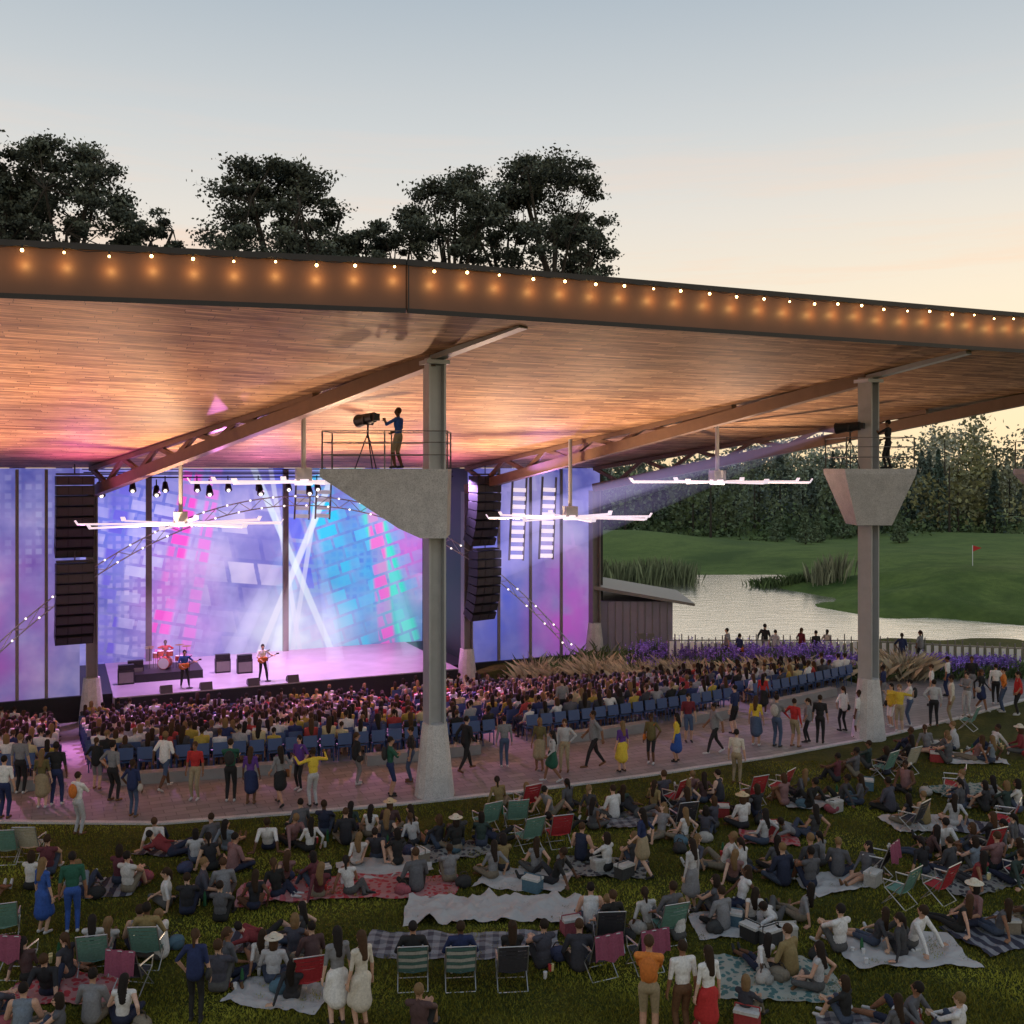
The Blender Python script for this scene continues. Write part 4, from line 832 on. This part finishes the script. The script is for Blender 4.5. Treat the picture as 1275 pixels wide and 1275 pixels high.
for i in range(190):
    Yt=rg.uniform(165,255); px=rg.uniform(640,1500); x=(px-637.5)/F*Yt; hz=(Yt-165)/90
    env=1+.22*math.sin(px/37.)+.18*math.sin(px/17.+1)+.12*math.sin(px/71.)
    ht=(8.5+6.5*rg.random()**1.5+hz*5)*env+ (7.5*rg.random() if px>1110 else 0)+ (1.5 if px<900 else 0); con=rg.random()<.25; z0=-2.5
    n=int(460)
    t=rg.random(n)**.8
    if con:
        r=(1-t)*ht*.19; lay=.6+.4*np.abs(np.sin(t*26)); ht=min(ht,15)
        th=rg.random(n)*6.28; C=np.stack([x+np.cos(th)*r*lay,Yt+np.sin(th)*r*lay,z0+ht*(.04+.96*t)],1); base=np.array([.072,.112,.088])
    else:
        nb=rg.integers(10,18); k_=rg.integers(0,nb,n); zz_=ht*(.2+.72*rg.random(nb)); sp_=ht*.2*np.sqrt(np.clip(1-((zz_/ht-.5)/.55)**2,.1,1))
        cc=np.stack([rg.normal(0,1,nb)*sp_,rg.normal(0,1,nb)*sp_,zz_],1)
        dd=rg.normal(size=(n,3)); C=np.array([x,Yt,z0])+cc[k_]+dd*ht*.055; base=np.array([.135,.175,.088]) if px<1080 else np.array([.22,.21,.095])  # crowns on the right: golden backlight painted into the leaf colour
    base=base*(1-hz*.75)+np.array([.40,.41,.37])*hz*.75  # aerial haze blended into leaf colour with depth
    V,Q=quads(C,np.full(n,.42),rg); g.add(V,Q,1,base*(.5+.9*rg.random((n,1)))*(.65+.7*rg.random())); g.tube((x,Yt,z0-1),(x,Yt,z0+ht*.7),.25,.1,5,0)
for i in range(120):
    Yt=rg.uniform(160,200); px=rg.uniform(640,1500); x=(px-637.5)/F*Yt; n=140; dd=rg.normal(size=(n,3)); dd[:,2]=np.abs(dd[:,2]); hh=rg.uniform(.8,2.6)
    C=np.array([x,Yt,-2.3])+dd*[hh,hh,hh*.9]; V,Q=quads(C,np.full(n,.4),rg); g.add(V,Q,1,np.array([.10,.14,.065])*(.5+rg.random((n,1)))*(.7+.7*rg.random()))
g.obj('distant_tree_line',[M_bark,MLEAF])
for px,Yt,ht in ((1003,150,5.5),(1018,156,4.5),(968,158,5),(1120,150,4.8),(1050,162,5.2)):
    g=Geo(); x=(px-637.5)/F*Yt; z0=gz(x,Yt); n=900; t=rng.random(n)**1.3; lay=.55+.45*np.abs(np.sin(t*22)); r=(1-t)*ht*.27*lay; th=rng.random(n)*6.28
    C=np.stack([x+np.cos(th)*r,Yt+np.sin(th)*r,z0+ht*(.06+.94*t)],1); V,Q=quads(C,np.full(n,.22)); g.add(V,Q,1,np.array([.15,.20,.12])*(.5+.9*rng.random((n,1)))); g.tube((x,Yt,z0-.3),(x,Yt,z0+ht*.8),.12,.03,6,0); g.obj('conifer_tree',[M_bark,MLEAF])
def reeds(name,pts,n,h0,h1,colr,spread,w_=.03,flower=None,lean=.22,fs_=.07):
    g=Geo()
    for (x,y) in pts:
        m=n; ca=rng.random(m)*6.28; cr=np.abs(rng.normal(0,spread,m)); X_=x+np.cos(ca)*cr;Y_=y+np.sin(ca)*cr; z=H(X_,Y_); z=np.maximum(z,-2.2); hh=rng.uniform(h0,h1,m)*rng.uniform(.8,1.1); a=rng.random(m)*6.28
        lx=(rng.normal(0,lean,m)+np.cos(ca)*lean*cr/spread)*hh;ly=(rng.normal(0,lean,m)+np.sin(ca)*lean*cr/spread)*hh; dx=np.cos(a)*w_;dy=np.sin(a)*w_
        V=np.stack([np.stack([X_-dx,Y_-dy,z],1),np.stack([X_+dx,Y_+dy,z],1),np.stack([X_+lx*.4+dx*.6,Y_+ly*.4+dy*.6,z+hh*.6],1),np.stack([X_+lx,Y_+ly,z+hh*.9],1)],1).reshape(-1,3)
        t=rng.random((m,1)); g.add(V,np.arange(4*m).reshape(-1,4),0,np.array([colr])*(.5+.9*t)*rng.uniform(.75,1.15))
        if flower is not None:
            k_=rng.random(m)<.75; C=np.stack([X_+lx,Y_+ly,z+hh],1)[k_]; C=np.vstack([C,C-[0,0,.09],C-[0,0,.18]]); V,Q=quads(C,np.full(len(C),fs_)); g.add(V,Q,0,np.array([flower])*(.5+1.0*rng.random((len(C),1)))*rng.uniform(.7,1.2))
    g.obj(name,[MLEAF])
reeds('reed_bed',[(at(p,700,104)[0],104+random.uniform(-1.5,1.5)) for p in range(748,862,6)],90,1.2,3.0,(.20,.23,.12),.8,.05,lean=.1)
reeds('reed_bed',[(at(p,700,99)[0],99+random.uniform(-1.5,1)) for p in range(1015,1048,6)],60,1.4,3.0,(.26,.26,.16),.6,.05,lean=.1)
reeds('reed_bed',[(at(p,700,99)[0],101+random.uniform(-1,1)) for p in range(950,1015,6)],60,.5,1.1,(.10,.14,.05),.7,.06)
STRAW=(.58,.51,.37)
def edge(v,o):
    u=21.7-(v-7)*.85+o; return uv(u,v)[:2]
for v in np.linspace(10,19.5,13):
    reeds('ornamental_grass',[edge(v,1.2+random.uniform(-.4,.4))],420,.7,1.3,STRAW,.30,.010,lean=.35)
reeds('ornamental_grass',[gp(px,846+random.uniform(-2,2))[:2] for px in (942,960,978,1016,1094,1110,1128)],420,.8,1.3,STRAW,.32,.010,lean=.35)
LAV=(.30,.19,.68)
reeds('lavender_bed',[edge(v,2.6)+rng.normal(0,.2,2) for v in (9.5,10.1,10.7,11.3,11.9,12.5,13.4,14,14.6,15.2,15.8)],330,.75,1.25,(.12,.18,.09),.4,.015,LAV,lean=.15,fs_=.055)
reeds('lavender_bed',[edge(v,1.0)+rng.normal(0,.2,2) for v in np.linspace(8.3,9.8,3)],300,.5,.9,(.12,.18,.09),.4,.015,LAV,lean=.15,fs_=.055)
reeds('lavender_bed',[gp(px,843)[:2] for px in list(range(1020,1085,13))+list(range(1140,1250,12))],280,.6,1.0,(.12,.18,.09),.35,.015,LAV,lean=.15,fs_=.055)
reeds('garden_shrub',[edge(v,2.0)+rng.normal(0,.3,2) for v in np.linspace(8,20,18)],260,.4,.8,(.12,.19,.08),.45,.03,lean=.4)
reeds('garden_shrub',[gp(px,841)[:2] for px in range(900,1270,14)],260,.4,.8,(.12,.19,.08),.4,.03,lean=.4)

g=Geo(); fp=[at(832,583,50)[:2],at(1060,583,50)[:2],at(1180,583,48.6)[:2],at(1420,583,46.5)[:2]]
for a,b in zip(fp[:-1],fp[1:]):
    L=np.linalg.norm(b-a); m=int(L/.32)
    for i in range(m):
        q=a+(b-a)*i/m; hh=1.25+random.uniform(-.12,.12); g.tube((*q,-.3),(*q,hh),.03,.03,5,0)
        g.box((*(q+(b-a)/m*.5),.5),(.2,.02,1.0),1)
    g.beam((*a,1.05),(*b,1.05),.06,.05,0); g.beam((*a,.12),(*b,.12),.06,.05,0)
g.obj('lakeside_fence',[M_steel,M_white])
g=Geo(); g.box((6.8,60.5,-.2),(4.6,5,4.2),0); g.prism([(-2.0,-.0),(3.7,-.95),(3.7,-.8),(-2.0,.2)],(6.5,60.3,2.7),(1,0,0),(0,0,1),(0,6.4,0),1)
g.box((7.6,57.97,-.9),(.9,.06,2.0),1)
for i in range(11): g.box((4.6+i*.42,57.98,-.1),(.03,.05,4.0),1)
g.obj('lakeside_service_building',[simple('grey_cladding',(.26,.24,.32),.7,0,.15,1,.1),M_steel])
g=Geo(); p=np.array([at(1211,700,95)[0],95]); z=gz(*p); g.tube((*p,z),(*p,z+1.9),.03,.03,6,0); g.add([(p[0],p[1],z+1.9),(p[0]+.85,p[1],z+1.65),(p[0],p[1],z+1.3)],[(0,1,2)],1); g.obj('golf_flag',[M_white,simple('red_flag',(.5,.02,.02))])

# ================================================================= LIGHTS
def spot(src,dst,e,col,ang,name='stage_spotlight',r=.12,bl=.5):
    l=bpy.data.lights.new(name,'SPOT'); l.energy=e; l.color=col; l.spot_size=math.radians(ang); l.spot_blend=bl; l.shadow_soft_size=r
    o=bpy.data.objects.new(name,l); S.collection.objects.link(o); aim(o,tuple(src),tuple(dst)); return o
for u,cl in ((-5,(.8,.4,1)),(0,(1,.6,1)),(5.5,(1,.35,.9))): spot(uv(u,24.5,8.8),uv(u+.5,26,-1),5600,cl,80)
spot(uv(-5,21.5,9),uv(-5,14.5,-1),15500,(.78,.30,1),68,bl=.9); spot(uv(3,21.5,9),uv(3,14.0,-1),16500,(1,.34,.88),68,bl=.9); spot(uv(9,21.5,9),uv(12,13,-1),15500,(.64,.36,1),68,bl=.9)
spot(uv(-14,20,8.6),uv(-13,13,-1),10000,(1,.30,.75),68,bl=.9)
for u,v,e,c in ((-14,15,2500,(1,.58,.36)),(-6,16,2900,(1,.64,.38)),(2,15,3100,(1,.66,.40)),(9,15,2800,(1,.66,.42)),(-9,7,1900,(1,.60,.36)),(1,7,2000,(1,.63,.39)),(10,8,2100,(1,.65,.42)),(17,8,2000,(1,.67,.46)),(-14,4,1500,(1,.56,.38))):
    spot(uv(u,v,6.2),uv(u,v-1.5,12),e,c,150,'ceiling_uplight',.15,1)
for u,v,e,c in ((-15,14,600,(1,.12,.45)),(-9,19.5,800,(1,.18,.75)),(-1,20,800,(.85,.3,1)),(7,20,800,(1,.3,.8)),(13,19,800,(.75,.35,1))):
    spot(uv(u,v,6.8),uv(u,v-2,11),e,c,120,'ceiling_colour_wash',.15,1)
for u,v,tu,tv,cl,e in ((-9,21,-12,9,(1,.14,.5),5000),(-6,21,-11,4,(1,.2,.6),4500),(-8,21,-7,10,(1,.25,.6),3600),(-3,21,-5,7,(.9,.25,.8),3600),(8,21,9.5,10,(1,.3,.8),4200),(9,21,15,9,(.6,.25,1),4600),(2,21,4,8,(.9,.3,1),3800)):
    spot(uv(u,v,8.6),uv(tu,tv,11.4),e,cl,8,'moving_head_beam',.08,1)
def beam(src,dst,r0,r1,col,st):
    k=NT('haze_light'); e=k.n('ShaderNodeEmission'); k.put(e.inputs[0],col); e.inputs[1].default_value=st; k.t.links.new(e.outputs[0],k.out.inputs['Volume'])
    g=Geo(); g.tube(src,dst,r0,r1,16); g.obj('light_beam',[k.m],True)
for u,du,cl,st in ((2.2,-4.2,(.9,.8,1),.12),(2.2,-1.6,(1,.9,1),.14),(2.2,1.6,(.8,.9,1),.14),(5.5,2.6,(.6,.7,1),.12),(-3.4,-2,(1,.6,1),.12)):
    beam(uv(u,25,8.1),uv(u+du,26.5,-.95),.07,.50,cl,st)
for dst,st,r in ((uv(13,23.4,6.5),.08,.9),(uv(17,23.4,7.6),.07,.7),(uv(11,23.4,4.0),.06,1.0)):
    beam((col2[0]-1.0,col2[1]+.3,PZ+1.4),tuple(dst),.10,r,(.6,.5,1),st)

# ================================================================= CAMERA
cd=bpy.data.cameras.new('camera'); cd.sensor_width=36; cd.lens=36; cd.shift_y=-54.5/1275; cd.clip_end=6000; cd.clip_start=.1
co=bpy.data.objects.new('camera',cd); S.collection.objects.link(co); co.location=(0,0,CAMZ); co.rotation_euler=(math.pi/2,0,0); S.camera=co
S.view_settings.view_transform='Standard'; S.view_settings.look='None'; S.view_settings.exposure=0
